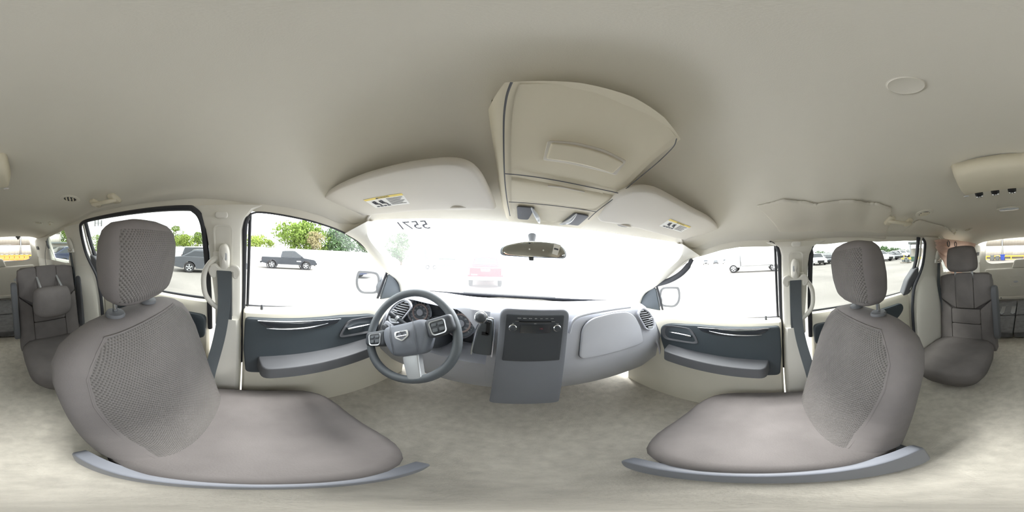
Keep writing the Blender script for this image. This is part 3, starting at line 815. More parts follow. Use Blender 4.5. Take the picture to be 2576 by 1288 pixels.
MB().pad(rpoly([wp(-.03, -.07), wp(.03, -.07), wp(.022, -.172), wp(-.022, -.172)], .012, 4), wn, .014, .008, .001, .012).build('lower_spoke', 'silver', SW)
# badge: chrome shield frame with a split bar
eo = rpoly([wp(-.026, .014, .0435), wp(.026, .014, .0435), wp(.026, -.008, .0435), wp(.0, -.024, .0435), wp(-.026, -.008, .0435)], .006, 3); ec = sum(eo, V((0, 0, 0))) / len(eo)
MB().frame(eo, [ec + (p - ec) * .74 for p in eo], wn, .003, 0).build('badge_frame', 'chrome', SW)
m = MB(); m.box(wp(0, -.002, .0445), (.004, .003, .03), Matrix.Rotation(-rot, 3, 'Y')); m.tube([wp(-.018, -.004, .0445), wp(.018, -.004, .0445)], .0022, 6); m.build('badge_bar', 'chrome', SW)
# column shroud and stalk
MB().tube([WC + V((0, .04, -.01)), WC + V((0, .13, -.05)), WC + V((0, .28, -.12))], [.055, .062, .06], 18).build('column_shroud', 'dash_dark', SW)
m = MB(); m.tube([WC + V((-.03, .085, -.018)), WC + V((-.09, .078, .003)), WC + V((-.152, .068, .028))], [.007, .009, .011], 12); m.build('indicator_stalk', 'dash_dark', SW)
MB().tube([WC + V((-.110, .0748, .011)), WC + V((-.122, .0729, .016))], .0112, 12).build('stalk_collar', 'silver', SW)

# ------------------------------------------------------------------ gear shifter
GS = thing('gear_shifter', (-.15, .56, -.33), 'dash-mounted gear lever with round grey knob, chrome collar and chrome gate', 'gear lever')
kc = V((-.163, .470, -.170))
MB().lathe(kc, V((.05, -.9, .35)), [(.0, .019), (.009, .0175), (.0145, .013), (.0165, .006), (.0165, -.004), (.012, -.014), (.006, -.02), (.0, -.021)], 24).build('knob', 'dash_dark', GS)
MB().ring(kc + V((.0, -.004, .001)), V((.05, -.9, .35)), .0165, .0028, 30, 8).build('knob_collar', 'chrome', GS)
MB().tube([kc + V((.002, .012, -.008)), kc + V((.003, .05, -.026)), kc + V((.004, .09, -.05))], [.007, .006, .007], 10).build('lever', 'dash_dark', GS)
gb = [V((x, .558, z)) for x, z in ((-.198, -.36), (-.185, -.25), (-.170, -.205), (-.138, -.205), (-.132, -.25), (-.130, -.36))]
MB().pad(rpoly(gb, .012, 4), V((0, -1, .1)), .006, .004, 0, .03).build('gate_plate', 'wheel', GS)
MB().tube(smooth_loop([V((-.152, .546, -.196)), V((-.134, .546, -.200)), V((-.129, .546, -.225)), V((-.127, .546, -.30)), V((-.128, .546, -.36))], 4, False), .0032, 8).build('gate_trim', 'chrome', GS)
MB().tube(smooth_loop([V((-.172, .546, -.208)), V((-.184, .546, -.235)), V((-.192, .546, -.28)), V((-.197, .546, -.36))], 4, False), [.003 + .0016 * math.sin(math.pi * k / 12) for k in range(13)], 8).build('gate_trim', 'chrome', GS)
m = MB(); m.box((-.150, .549, -.238), (.012, .004, .05)); m.box((-.158, .549, -.262), (.022, .004, .012)); m.build('gate_slot', 'black', GS)

# ------------------------------------------------------------------ overhead console
OC = thing('overhead_console', (0, .3, .28), 'beige overhead console with a long grab lid, between the two sun visors', 'console')
def oc_z(y): return sinterp([(.10, .262), (.14, .252), (.20, .226), (.30, .176), (.38, .150), (.48, .131)], y)
def oc_half(y): return sinterp([(.10, .104), (.125, .117), (.16, .122), (.22, .124), (.30, .121), (.38, .119), (.50, .112)], y)
def ocp(u, y, d=0): return V((u * oc_half(y) + .011, y - abs(u * u) * .0, oc_z(y) - d))
def oc_rear(u): return .112 + .016 * min(1, u * u) + max(0, abs(u) - 1) * .42
rows = []
ys = [0, .02, .06, .12, .2, .3, .4, .5, .6, .7, .8, .9, 1]
rings = []
for t in ys:
    r = []
    for u, d in ((-1.12, -.06), (-1.14, -.026), (-1.08, -.008), (-1, 0), (-.5, .002), (0, .003), (.5, .002), (1, 0), (1.03, -.006), (1.04, -.02), (1.03, -.06)):
        yr_ = oc_rear(u); yy = yr_ + t * (.485 - yr_)
        p = ocp(u, yy, d)
        r.append(p)
    rings.append(r)
r0 = [V((p.x * .97, p.y + .03, p.z + .05)) for p in rings[0]]
rings = [r0] + rings
rings.append([V((p.x, p.y + .01, p.z + .05)) for p in rings[-1]])
MB().loft(rings, closed=False).build('console_body', 'console', OC, solid=.003)
def oc_panel(u0, u1, y0, y1, name, t=.006, re=.003, material='console', par=OC, curve=0, lift=0.0, n=8):
    # panel that follows the console's underside
    m = MB(); rg = []
    us = [u0 + (u1 - u0) * k / 6 for k in range(7)]
    loop = []
    yy = [y0 + (y1 - y0) * k / n for k in range(n + 1)]
    def rear(u): return (oc_rear(u) - .112) * curve
    top = []; e = .004
    for k, y in enumerate(yy):
        row = []
        for u in us:
            ex = min(1, 6 * min((u - u0), (u1 - u)) / (u1 - u0 + 1e-9) + (0 if 0 < k < n else 0))
            edge = 0 if (k in (0, n) or u in (us[0], us[-1])) else 1
            row.append(ocp(u, y + rear(u) * (1 - k / n), lift + (t if edge else t * .45)))
        top.append(row)
    vs = [p for r in top for p in r]; q = len(us)
    fs = [(i * q + j, (i + 1) * q + j, (i + 1) * q + j + 1, i * q + j + 1) for i in range(n) for j in range(q - 1)]
    # skirt
    per = [j for j in range(q)] + [i * q + q - 1 for i in range(1, n + 1)] + [n * q + j for j in range(q - 2, -1, -1)] + [i * q for i in range(n - 1, 0, -1)]
    o = len(vs); vs += [vs[k] + V((0, 0, t * .45 + lift + .004)) for k in per]; L_ = len(per)
    fs += [(per[k], per[(k + 1) % L_], o + (k + 1) % L_, o + k) for k in range(L_)]
    m.add(vs, fs)
    return m.build(name, material, par, angle=60)
lid = oc_panel(-.90, .90, .116, .293, 'bin_lid', .006, curve=1.0)
lid2 = oc_panel(-.90, .90, .299, .372, 'front_lid', .006)
lp = oc_panel(-.88, .88, .378, .475, 'lamp_panel', .004)
for u0, u1, fl in ((-.80, -.42, 1), (.38, .80, -1)):
    pts = [ocp(u0, .385, .0055), ocp(u1, .385, .0055), ocp(u1 - .10 * fl, .455, .0055), ocp(u0 + .02, .455, .0055)] if fl > 0 else [ocp(u0 + .05, .385, .0055), ocp(u1, .385, .0055), ocp(u1, .455, .0055), ocp(u0 - .05, .455, .0055)]
    MB().pad(rpoly(pts, .008, 3), V((0, -.2, -1)), .003, .002, .001).build('map_lamp', 'armrest', lp)
for a, b in (((-.50, .383), (-.22, .465)), ((.30, .460), (.48, .383))):
    MB().tube(smooth_loop([ocp(a[0], a[1], .009), ocp((a[0] + b[0]) / 2 + .04, (a[1] + b[1]) / 2, .013), ocp(b[0], b[1], .009)], 5, False), [.0015 + .0045 * math.sin(math.pi * k / 10) for k in range(11)], 8).build('lamp_edge', 'lens', lp)

# dark joint lines of the console
ocb = MB().loft([[ocp(u, .10 + .40 * t, .0068) for u in (-1.1, -.8, -.4, 0, .4, .8, 1.1)] for t in [k / 20 for k in range(21)]], closed=False)
ocb = BVHTree.FromPolygons([tuple(p) for p in ocb.v], ocb.f)
def onoc(px, py):
    r = ray(px, py); h = ocb.ray_cast(CAM, r)
    return (h[0] if h[0] is not None else CAM + r * .3) - r * .0004
nn = V((0, -.5, -.87)).normalized()
def octop(px, py, o): return onoc(px, py) + nn * o
MB().pad(rpoly([octop(*p, -.0008) for p in ((1378, 354), (1450, 359), (1520, 377), (1576, 405), (1550, 441), (1480, 423), (1420, 410), (1366, 403))], .004, 3), nn, .0016, .0008, 0, .002).build('handle_recess', 'visor', lid)
MB().pad(rpoly([octop(*p, 0) for p in ((1387, 358), (1450, 365), (1520, 384), (1567, 408), (1540, 434), (1480, 416), (1420, 403), (1374, 397))], .003, 3), nn, .006, .003, 0, .002).build('lid_handle', 'console', lid)
MB().tube([octop(*p, .001) for p in ((1378, 467), (1410, 470), (1440, 476), (1470, 482))], .0018, 6).build('grip_bar', 'visor', lid2)
for ln, rr in (([(1287, 207), (1273, 250), (1267, 320), (1269, 437), (1275, 500), (1283, 543)], .0013), ([(1270, 437), (1330, 443), (1400, 454), (1480, 470), (1560, 487)], .0011), ([(1280, 508), (1350, 513), (1430, 522), (1500, 533)], .0009), ([(1702, 349), (1690, 374), (1640, 421), (1560, 487), (1500, 533), (1480, 552)], .0011)):
    MB().tube(smooth_loop([onoc(*p) for p in ln], 6, False), rr, 6).build('joint_line', 'armrest', OC)

# ------------------------------------------------------------------ sun visors
VP = [(806, 523), (804, 507), (828, 482), (895, 448), (990, 420), (1075, 406), (1138, 402), (1180, 411), (1206, 432), (1226, 466), (1246, 514), (1240, 522), (1178, 523), (1130, 524), (1000, 531), (942, 536), (888, 540), (838, 538)]
vnl = V((0, .24, 1)).normalized()             # visor plane: z = .150 + .24 * (.40 - y)
vd = .150 + .24 * .40
def onvis(px, py): return onpl(px, py, (0, .24, 1), vd)
vleft = [onvis(*p) for p in VP]
VPR = [(1503, 546), (1510, 528), (1545, 490), (1575, 476), (1605, 471), (1645, 475), (1700, 502), (1745, 527), (1792, 554), (1812, 580), (1811, 596), (1790, 607), (1765, 602), (1722, 600), (1660, 586), (1590, 567), (1545, 557), (1512, 552)]
def visor(s, pts, label):
    VR = thing('sun_visor', V((s * .62, .40, .16)), label, 'sun visor')
    lp_ = smooth_loop(pts, 4)
    n = -vnl
    MB().pad(lp_, n, .010, .012, .003, .014, both=True).build('visor_body', 'visor', VR)
    # mounting arm, clip
    c = V((s * .606, .405, .138))
    MB().tube([c + V((-s * .03, -.01, .012)), c + V((0, .002, .004)), c + V((s * .004, .006, -.012)), c + V((s * .012, .012, .018))], .006, 8).build('pivot_arm', 'visor', VR)
    return VR
vl = visor(-1, vleft, 'beige sun visor with a yellow-headed warning label, over the steering wheel')
vr = visor(1, [onvis(*p) for p in VPR], 'beige sun visor with a yellow-headed warning label, right of the overhead console')
def hook(s, pxy, par):
    c = onvis(*pxy) + V((0, .004, -.006))
    MB().tube(smooth_loop([c + V((-.032, .012, .008)), c + V((-.025, -.004, 0)), c + V((0, -.016, -.004)), c + V((.025, -.004, 0)), c + V((.032, .012, .008))], 5, False), .0035, 8).build('retainer_hook', 'visor', par)
    MB().pad([c + V((math.cos(a) * .022, .004 + math.sin(a) * .012, .002)) for a in [k * math.pi / 8 for k in range(16)]], -vnl, .003, .002).build('hook_recess', 'armrest', par)
hook(-1, (1154, 516), vl); hook(1, (1571, 562), vr)
def wlabel(par, corners, flip):
    # corners: yellow-side start, yellow-side end, far end, far start in reading order
    a, b, c, d = [onvis(*p) - vnl * .0128 for p in corners]
    lab = MB().prism([a, b, c, d], -vnl * .0004).build('warning_label', 'label_white', par)
    lab['label'] = 'white printed warning label with a yellow header bar'
    def L_(u, v): return (a * (1 - u) + b * u) * (1 - v) + (d * (1 - u) + c * u) * v
    MB().prism([L_(0, 0) - vnl * .0006, L_(1, 0) - vnl * .0006, L_(1, .17) - vnl * .0006, L_(0, .17) - vnl * .0006], -vnl * .0003).build('header_bar', 'label_yellow', lab)
    rd = (b - a).normalized(); upv = (a - d).normalized(); W = (b - a).length; H = (d - a).length
    m = MB()
    nrm_ = -vnl
    if rd.cross(upv).dot(nrm_) < 0: pass
    text_mb('WARNING', H * .15, L_(.53, .085) - vnl * .0012, rd, upv, 0, 'CENTER', m)
    t0 = L_(.36, .03) - vnl * .0012; t1 = L_(.32, .145) - vnl * .0012; t2 = L_(.40, .145) - vnl * .0012
    m.add([t0, t1, t2], [(0, 1, 2)])
    m.build('header_lettering', 'ink', lab)
    m = MB()
    for k in range(7):                        # text lines
        v = .26 + k * .095; u1 = .95 - .12 * ((k * 7) % 3) / 3
        m.add([L_(.56, v) - vnl * .001, L_(u1, v) - vnl * .001, L_(u1, v + .035) - vnl * .001, L_(.56, v + .035) - vnl * .001], [(0, 1, 2, 3)])
    for k in range(4):
        u = .10 + k * .11
        m.add([L_(u, .82) - vnl * .001, L_(u + .09, .82) - vnl * .001, L_(u + .09, .93) - vnl * .001, L_(u, .93) - vnl * .001], [(0, 1, 2, 3)])
    # pictograms of a seat with airbag
    for u in (.20, .40):
        m.tube([L_(u - .06, .35) - vnl * .001, L_(u - .04, .60) - vnl * .001, L_(u + .06, .64) - vnl * .001, L_(u + .08, .76) - vnl * .001], W * .014, 5)
        m.lathe(L_(u, .38) - vnl * .001, -vnl, [(W * .035, 0), (W * .035, .0003)], 10)
        m.tube([L_(u, .45) - vnl * .001, L_(u + .02, .58) - vnl * .001], W * .022, 5)
    m.build('fine_print', 'ink', lab)['kind'] = 'stuff'
wlabel(vl, [(917, 494), (1014, 476), (1034, 503), (948, 515)], 1)
wlabel(vr, [(1684, 542), (1736, 563), (1712, 577), (1657, 560)], 1)

# ------------------------------------------------------------------ rear-view mirror
RM = thing('rearview_mirror', (-.02, .56, .05), 'dark rear-view mirror with a white sticker at its right end, hung on the windshield', 'mirror')
my = .54
mo = smooth_loop([aty(*p, my) for p in ((1258, 634), (1262, 622), (1282, 614), (1330, 607), (1392, 611), (1414, 620), (1424, 637), (1420, 649), (1400, 650), (1335, 648), (1290, 645), (1264, 642))], 4)
MB().pad(mo, V((0, -1, -.12)), .012, .010, .0, .02).build('housing', 'mirror_house', RM)
mc = sum(mo, V((0, 0, 0))) / len(mo)
MB().pad([mc + (p - mc) * .93 + V((0, -.0123, 0)) for p in mo], V((0, -1, -.12)), .0012, .0006).build('mirror_glass', 'mirror', RM)
MB().tube([mc + V((.0, .01, .01)), mc + V((.0, .04, .035)), mc + V((0, .055, .062))], [.012, .010, .016], 12).build('stem', 'dash_dark', RM)
MB().pad(rpoly([aty(1330, 647, my - .01), aty(1343, 648, my - .01), aty(1342, 656, my - .01), aty(1331, 655, my - .01)], .002, 3), V((0, -1, 0)), .006, .003, 0, .01).build('toggle', 'dash_dark', RM)
MB().prism([aty(*p, my - .0145) for p in ((1394, 614), (1411, 616), (1402, 643), (1389, 638))], V((0, -.0006, 0))).build('sticker', 'label_white', RM)
MB().prism([aty(*p, my - .0155) for p in ((1394.5, 623), (1405, 626), (1404, 630), (1393, 627))], V((0, -.0003, 0))).build('sticker_print', 'ink', RM)
for p in ((1332, 627), (1367, 630)): MB().lathe(aty(*p, my - .0145), (0, -1, 0), [(.0028, 0), (.0026, .001), (0, .0012)], 10).build('light_dot', 'label_white', RM)  # white light dots on the mirror, put in as small white discs

# ------------------------------------------------------------------ outside mirrors
def door_mirror(s):
    c = V((s * .972, .735, -.218))
    DM = thing('door_mirror', V((s * .80, .74, -.30)), 'dark framed outside mirror beyond the %s front window' % ("driver's" if s < 0 else "passenger's"), 'mirror')
    loop = [(-.115, .035), (-.10, .07), (-.06, .083), (.06, .078), (.105, .065), (.118, .0), (.10, -.055), (.05, -.085), (-.02, -.080), (-.10, -.06), (-.118, -.01)]
    tilt = V((-s * .36, -1, .03)).normalized(); hx = V((0, 0, 1)).cross(tilt).normalized() * 1.0
    if hx.x * s < 0: hx = -hx
    up = tilt.cross(hx).normalized()
    if up.z < 0: up = -up
    ring = lambda k, h: [c + hx * (a * k * .84) + up * (b * k) + tilt * h for a, b in loop]
    ro = smooth_loop(ring(1, 0), 4)
    MB().pad(ro, -tilt, .085, .06, .01, .0).build('shell', 'armrest', DM)
    MB().frame(ro, [c + (p - c) * .82 for p in ro], tilt, .006, -.004).build('bezel', 'armrest', DM)
    MB().prism([c + (p - c) * .86 + tilt * .0005 for p in ro], tilt * .001).build('mirror_glass', 'mirror', DM)
    MB().tube([c + hx * -.078 + up * -.012 - tilt * .045, V((s * .845, .765, -.245)), V((s * .775, .752, -.255))], [.058, .056, .05], 14, flat=.62, ref=(0, 1, 0)).build('mount_arm', 'dash_dark', DM)
door_mirror(-1); door_mirror(1)

# ------------------------------------------------------------------ front seats
def superloop(c, u, v, a, b, n=3.2, seg=36):
    out = []
    for k in range(seg):
        t = 2 * math.pi * k / seg; ct, st = math.cos(t), math.sin(t)
        out.append(V(c) + V(u) * (a * math.copysign(abs(ct) ** (2 / n), ct)) + V(v) * (b * math.copysign(abs(st) ** (2 / n), st)))
    return out
def front_seat(s, label, dz=0.0, dy=0.0):
    cx = s * .42
    S = thing('front_seat', (cx, -.15 + dy, -.93), label, 'car seat')
    X = V((1, 0, 0)); Y = V((0, 1, 0)); Z = V((0, 0, 1))
    # backrest: horizontal sections along a reclined spine
    secs = [(-.74, -.145, .235, .085), (-.60, -.175, .245, .085), (-.45, -.215, .255, .08), (-.34, -.25, .262, .075), (-.28, -.272, .255, .068), (-.245, -.284, .235, .060), (-.220, -.292, .20, .050), (-.206, -.298, .165, .040), (-.199, -.302, .13, .030)]
    rings = [superloop((cx, y + dy - .02, z + dz), X, Y, hw, hd, 3.0) for (z, y, hw, hd) in secs]
    B = MB().loft(rings).build('backrest', 'seat', S, angle=60)
    # dimpled insert across the front of the backrest
    ins = []
    for (x, z) in ((-.150, -.225), (0, -.212), (.150, -.225), (.205, -.27), (.222, -.36), (.21, -.55), (.19, -.72), (-.19, -.72), (-.21, -.55), (-.222, -.36), (-.205, -.27)):
        y = interp([(-.74, -.145), (-.60, -.175), (-.45, -.215), (-.34, -.25), (-.28, -.272), (-.245, -.284), (-.220, -.292), (-.20, -.302)], z) - .02
        hd = interp([(-.74, .085), (-.45, .08), (-.34, .075), (-.28, .068), (-.245, .060), (-.21, .046)], z)
        ins.append((x, y + hd * (1 - abs(x / .27) ** 5) + dy, z + dz))
    # grid sheet following the front surface
    def fr(i, j):
        z = -.218 - .50 * j
        hw = interp([(-.74, .19), (-.55, .205), (-.36, .220), (-.29, .212), (-.25, .185), (-.218, .145)], z)
        x = (-1 + 2 * i) * hw
        W_ = interp([(-.74, .235), (-.45, .255), (-.34, .262), (-.28, .255), (-.245, .235), (-.22, .20), (-.2, .14)], z)
        y0 = interp([(-.74, -.145), (-.60, -.175), (-.45, -.215), (-.34, -.25), (-.28, -.272), (-.245, -.284), (-.220, -.292)], z) - .02
        hd = interp([(-.74, .085), (-.45, .08), (-.34, .075), (-.28, .068), (-.245, .060), (-.218, .049)], z)
        yy = y0 + hd * max(0, 1 - abs(x / W_) ** 3.0) ** (1 / 3.0)
        e = min(1, 14 * min(i, 1 - i), 14 * j + .02)
        return V((cx + x, yy + dy - .002 + .008 * e ** .5, z + dz))
    MB().grid(fr, 28, 28).build('backrest_insert', 'seat_dimple', S, angle=60)
    m = MB(); m.tube([fr(0, j / 20) + V((0, .001, 0)) for j in range(21)][::-1] + [fr(i / 20, 0) + V((0, .002, .001)) for i in range(21)] + [fr(1, j / 20) + V((0, .001, 0)) for j in range(21)], .0022, 6)
    m.build('seam_piping', 'seat', S)
    # cushion
    cr = [superloop((cx, .03 + dy, z), X, Y, a, b, 3.5) for (z, a, b) in ((-.90, .22, .22), (-.86, .25, .26), (-.78, .262, .275), (-.735, .255, .27), (-.715, .235, .25), (-.705, .18, .19), (-.70, .09, .1))]
    MB().loft(cr).build('cushion', 'seat', S, angle=60)
    MB().box((cx, -.03 + dy, -.93), (.40, .44, .06)).build('seat_base', 'dash_dark', S, bevel=.01)
    # headrest
    hz = dz
    hc = V((cx, -.290 + dy, -.050 + hz))
    def hr(t):                               # sections bottom -> top
        z = -.112 + .220 * t
        k = interp([(0, .50), (.04, .70), (.10, .84), (.25, .95), (.5, 1.0), (.75, .985), (.88, .92), (.95, .80), (.985, .62), (1, .40)], t)
        kd = interp([(0, .45), (.05, .70), (.15, .88), (.4, 1.0), (.7, .98), (.88, .80), (.95, .62), (1, .35)], t)
        return superloop(hc + V((0, .018 * (t - .5) - .004, z + .0)), X, Y, .130 * k, .062 * kd, 3.0, 48)
    H = MB().loft([hr(k / 24) for k in range(25)]).build('headrest', 'seat', S, angle=80)
    def hf(i, j):
        t = .07 + .82 * j; x = (-1 + 2 * i) * .119
        k = interp([(0, .50), (.04, .70), (.10, .84), (.25, .95), (.5, 1.0), (.75, .985), (.88, .92), (.95, .80)], t)
        kd = interp([(0, .45), (.05, .70), (.15, .88), (.4, 1.0), (.7, .98), (.88, .80), (.95, .62)], t)
        x *= min(1, k * 1.02)
        yy = .062 * kd * max(0, 1 - abs(x / (.130 * k)) ** 3) ** (1 / 3)
        e = min(1, 10 * min(i, 1 - i), 10 * min(j, 1 - j))
        return hc + V((x, .018 * (t - .5) - .004 + yy + .004 * e ** .5 - .001, -.112 + .220 * t))
    MB().grid(hf, 26, 26).build('headrest_insert', 'seat_dimple', H, angle=60)
    for sx in (-1, 1):
        px_ = cx + sx * .07
        MB().tube([V((px_, -.325 + dy, -.21 + dz)), V((px_, -.322 + dy, -.10 + dz))], .0065, 12).build('headrest_post', 'chrome', S)
        MB().lathe(V((px_, -.324 + dy, -.200 + dz)), V((0, .1, 1)), [(.026, 0), (.027, .006), (.024, .012), (.012, .014), (.007, .013)], 24).build('post_guide', 'armrest', S)
    # recline / side shield
    MB().pad(rpoly([V((cx - s * .255, y + dy, z)) for y, z in ((-.22, -.92), (.25, -.92), (.27, -.82), (.0, -.76), (-.22, -.72))], .04, 5), V((-s, 0, 0)), .02, .012, 0, .01).build('side_shield', 'bezel', S)
    return S
front_seat(-1, "driver's charcoal cloth seat with dimpled headrest, behind the steering wheel")
front_seat(1, "front passenger's charcoal cloth seat with dimpled headrest", dz=.012)

# ------------------------------------------------------------------ second row
def second_seat(s, label, folded, dy=0.0, dz=0.0):
    cx = s * (.415 if s < 0 else .430); y0 = -1.17 + dy
    S = thing('second_row_seat', (cx, y0 + .1, -.93), label, 'car seat')
    X = V((1, 0, 0)); Y = V((0, 1, 0))
    top = -.165 + dz
    # shell behind
    rings = [superloop((cx, y0 - .065 + (z + .9) * -.10, z + dz), X, Y, hw, .05, 3.2) for z, hw in ((-.80, .21), (-.60, .225), (-.40, .23), (-.24, .228), (-.19, .215), (-.172, .19))]
    MB().loft(rings).build('backrest', 'seat', S, angle=60)
    yb = lambda z: y0 + (z + .9) * -.10 - .03
    N_ = V((0, 1, .10)).normalized()
    def panel(pts, name, t=.05, re=.012, crown=.012):
        MB().pad(rpoly([V((cx + x, yb(z), z + dz)) for x, z in pts], .014, 5), N_, t, re, crown, .03).build(name, 'seat', S, angle=70)
    # three upper sections, lower bolsters and inner lower pads
    for sx in (-1, 1):
        panel([(sx * .0795, -.466), (sx * .0795, -.168), (sx * .150, -.164), (sx * .222, -.180), (sx * .228, -.38)][::sx], 'upper_bolster')
        panel([(sx * .1275, -.86), (sx * .1275, -.468), (sx * .228, -.382), (sx * .236, -.60), (sx * .240, -.86)][::sx], 'lower_bolster')
    panel([(-.078, -.46), (.078, -.46), (.080, -.158), (-.080, -.158)], 'centre_pad', .054)
    panel([(-.126, -.60), (.126, -.60), (.126, -.468), (-.126, -.468)], 'lumbar_pad', .048, .010, .006)
    panel([(-.128, -.86), (.128, -.86), (.127, -.605), (-.127, -.605)], 'lower_pad', .048, .010, .01)
    # cushion
    cr = [superloop((cx, y0 + .22, z), X, Y, a, b, 3.5) for (z, a, b) in ((-.92, .20, .22), (-.86, .235, .25), (-.78, .245, .26), (-.75, .225, .24), (-.735, .16, .17))]
    MB().loft(cr).build('cushion', 'seat', S, angle=60)
    MB().box((cx, y0 + .15, -.93), (.36, .36, .05)).build('seat_base', 'dash_dark', S, bevel=.01)
    # headrest
    if folded:
        hc = V((cx + .004, y0 + .075, -.400 + dz)); un_ = V((0, -.06, 1)).normalized(); nn_ = V((0, 1, .06)).normalized()
        lp_ = [(-.125, .085), (-.09, .105), (.0, .112), (.09, .108), (.128, .085), (.140, .0), (.132, -.07), (.09, -.108), (.0, -.118), (-.085, -.11), (-.128, -.075), (-.140, .0)]
        H = MB().pad(smooth_loop([hc + X * a + un_ * b for a, b in lp_], 4), nn_, .055, .045, .012, .045, both=True).build('headrest', 'seat', S, angle=80)
        for sx in (-1, 1):
            MB().tube([V((cx + sx * .078, yb(-.2) + .05, -.235 + dz)), V((cx + sx * .077, y0 + .065, -.30 + dz)), V((cx + sx * .075, y0 + .075, -.345 + dz))], .008, 10, flat=.5, ref=(0, 1, 0)).build('headrest_post', 'silver', S)
    else:
        hc = V((cx, y0 - .045, -.035 + dz)); un_ = V((0, -.05, 1)).normalized(); nn_ = V((0, 1, .05)).normalized()
        lp_ = [(-.118, .075), (-.09, .100), (.0, .108), (.09, .100), (.118, .075), (.132, -.01), (.128, -.075), (.095, -.102), (.0, -.108), (-.095, -.102), (-.128, -.075), (-.132, -.01)]
        H = MB().pad(smooth_loop([hc + X * a + un_ * b for a, b in lp_], 4), nn_, .055, .045, .012, .045, both=True).build('headrest', 'seat', S, angle=80)
        for sx in (-1, 1):
            MB().tube([V((cx + sx * .075, y0 - .06, -.20 + dz)), V((cx + sx * .075, y0 - .05, -.10 + dz))], .010, 10, flat=.5, ref=(0, 1, 0)).build('headrest_post', 'silver', S)
    # armrests folded up beside the back
    for sx in (-1, 1):
        x = cx + sx * .262
        loop = [V((x - sx * .012, y0 + a, b + dz)) for a, b in ((-.055, -.265), (.015, -.245), (.04, -.27), (.05, -.45), (.06, -.66), (.035, -.715), (-.02, -.70), (-.05, -.50))]
        MB().pad(rpoly(loop, .03, 5), V((sx, 0, 0)), .032, .014, .002, .01, both=True).build('armrest', 'armrest', S, angle=60)
    return S
second_seat(-1, 'charcoal second-row seat with its headrest folded down over the backrest', True, dy=.02)
second_seat(1, 'charcoal second-row seat with its headrest upright, behind the front passenger', False, dy=-.03, dz=-.012)

# ------------------------------------------------------------------ front seat belts
def front_belt(s, zr, label):
    o = .066
    BL = thing('seat_belt', sp(s, -.11, zr, o), label, 'seat belt')
    N_ = V((-s, 0, -.1)).normalized()
    # adjuster cover
    cov = [sp(s, y, z, o) for y, z in ((-.126, zr + .012), (-.128, zr + .06), (-.122, zr + .085), (-.11, zr + .092), (-.098, zr + .085), (-.092, zr + .06), (-.094, zr + .012), (-.102, zr - .004), (-.118, zr - .004))]
    MB().pad(smooth_loop(cov, 4), N_, .024, .014, .004).build('height_adjuster', 'pillar', BL)
    MB().pad(rpoly([sp(s, -.104 , zr + .035, o + .025), sp(s, -.104, zr + .062, o + .025), sp(s, -.098, zr + .06, o + .023), sp(s, -.098, zr + .037, o + .023)], .003, 3), N_, .002, .001).build('release_button', 'silver', BL)
    # D-ring with two ears
    ring = [sp(s, -.11 + a, zr + b, o + .018) for a, b in ((-.045, .012), (-.052, -.006), (-.046, -.022), (-.036, -.024), (-.034, -.008), (-.030, .0), (.030, .0), (.034, -.008), (.036, -.024), (.046, -.022), (.052, -.006), (.045, .012), (.030, .016), (.018, .006), (-.018, .006), (-.030, .016))]
    m = MB(); m.tube(smooth_loop(ring, 3) + [V(ring[0])], .0062, 8); m.build('guide_loop', 'pillar', BL)
    m = MB(); m.prism(ring, N_ * .006); m.build('guide_plate', 'pillar', BL)
    # webbing
    p0 = sp(s, -.110, zr - .002, o + .024); p1 = sp(s, -.112, -.22, o + .03); p2 = V((s * .655, -.122, -.36)); p3 = V((s * .62, -.15, -.60)); p4 = V((s * .64, -.16, -.90))
    path = smooth_loop([p0, p1, p2, p3, p4], 6, False)
    MB().strip(path, [V((s * .006 * min(1, k / 6), .050 - .006 * min(1, k / 8), .0)) for k in range(len(path))], .0016, V((-s, 0, 0))).build('webbing', 'webbing', BL)
    q0 = sp(s, -.108, zr - .004, o + .010); q1 = sp(s, -.110, -.20, .070); q2 = sp(s, -.110, -.325, .070)
    MB().strip([q0, q1, q2], V((0, .046, 0)), .0016, V((-s, 0, 0))).build('rear_webbing', 'webbing', BL)
    return BL
front_belt(-1, -.092, "grey driver's seat belt hanging from the left door pillar")
front_belt(1, -.060, "grey front passenger seat belt hanging from the right door pillar")
# rear belts
def rear_belt(s):
    BL = thing('seat_belt', sp(s, -1.2, -.1, .05), 'grey seat belt on the pillar behind the %s sliding door' % SIDE[s], 'seat belt')
    cov = [sp(s, -1.19 + a, -.005 + b, .058) for a, b in ((-.025, -.03), (-.03, .03), (0, .06), (.03, .03), (.025, -.03))]
    MB().pad(smooth_loop(cov, 4), V((-s, 0, 0)), .02, .012, .003).build('height_adjuster', 'pillar', BL)
    m = MB(); m.tube([sp(s, -1.235, -.035, .075), sp(s, -1.24, -.055, .078), sp(s, -1.19, -.06, .08), sp(s, -1.14, -.055, .078), sp(s, -1.145, -.035, .075)], .008, 8); m.build('guide_loop', 'label_white', BL)
    pth = [sp(s, -1.195, -.05, .082), sp(s, -1.2, -.16, .10), V((s * .655, -1.22, -.3)), V((s * .63, -1.24, -.6)), V((s * .64, -1.24, -.92))]
    pth = smooth_loop(pth, 4, False)
    MB().strip(pth, V((0, .048, 0)), .002, V((-s, 0, 0))).build('webbing', 'webbing', BL)
    return BL
rear_belt(-1); rear_belt(1)
BL = thing('seat_belt', sp(-1, -1.95, -.2, .05), 'grey third-row seat belt slung down from the roof beside the left quarter glass', 'seat belt')
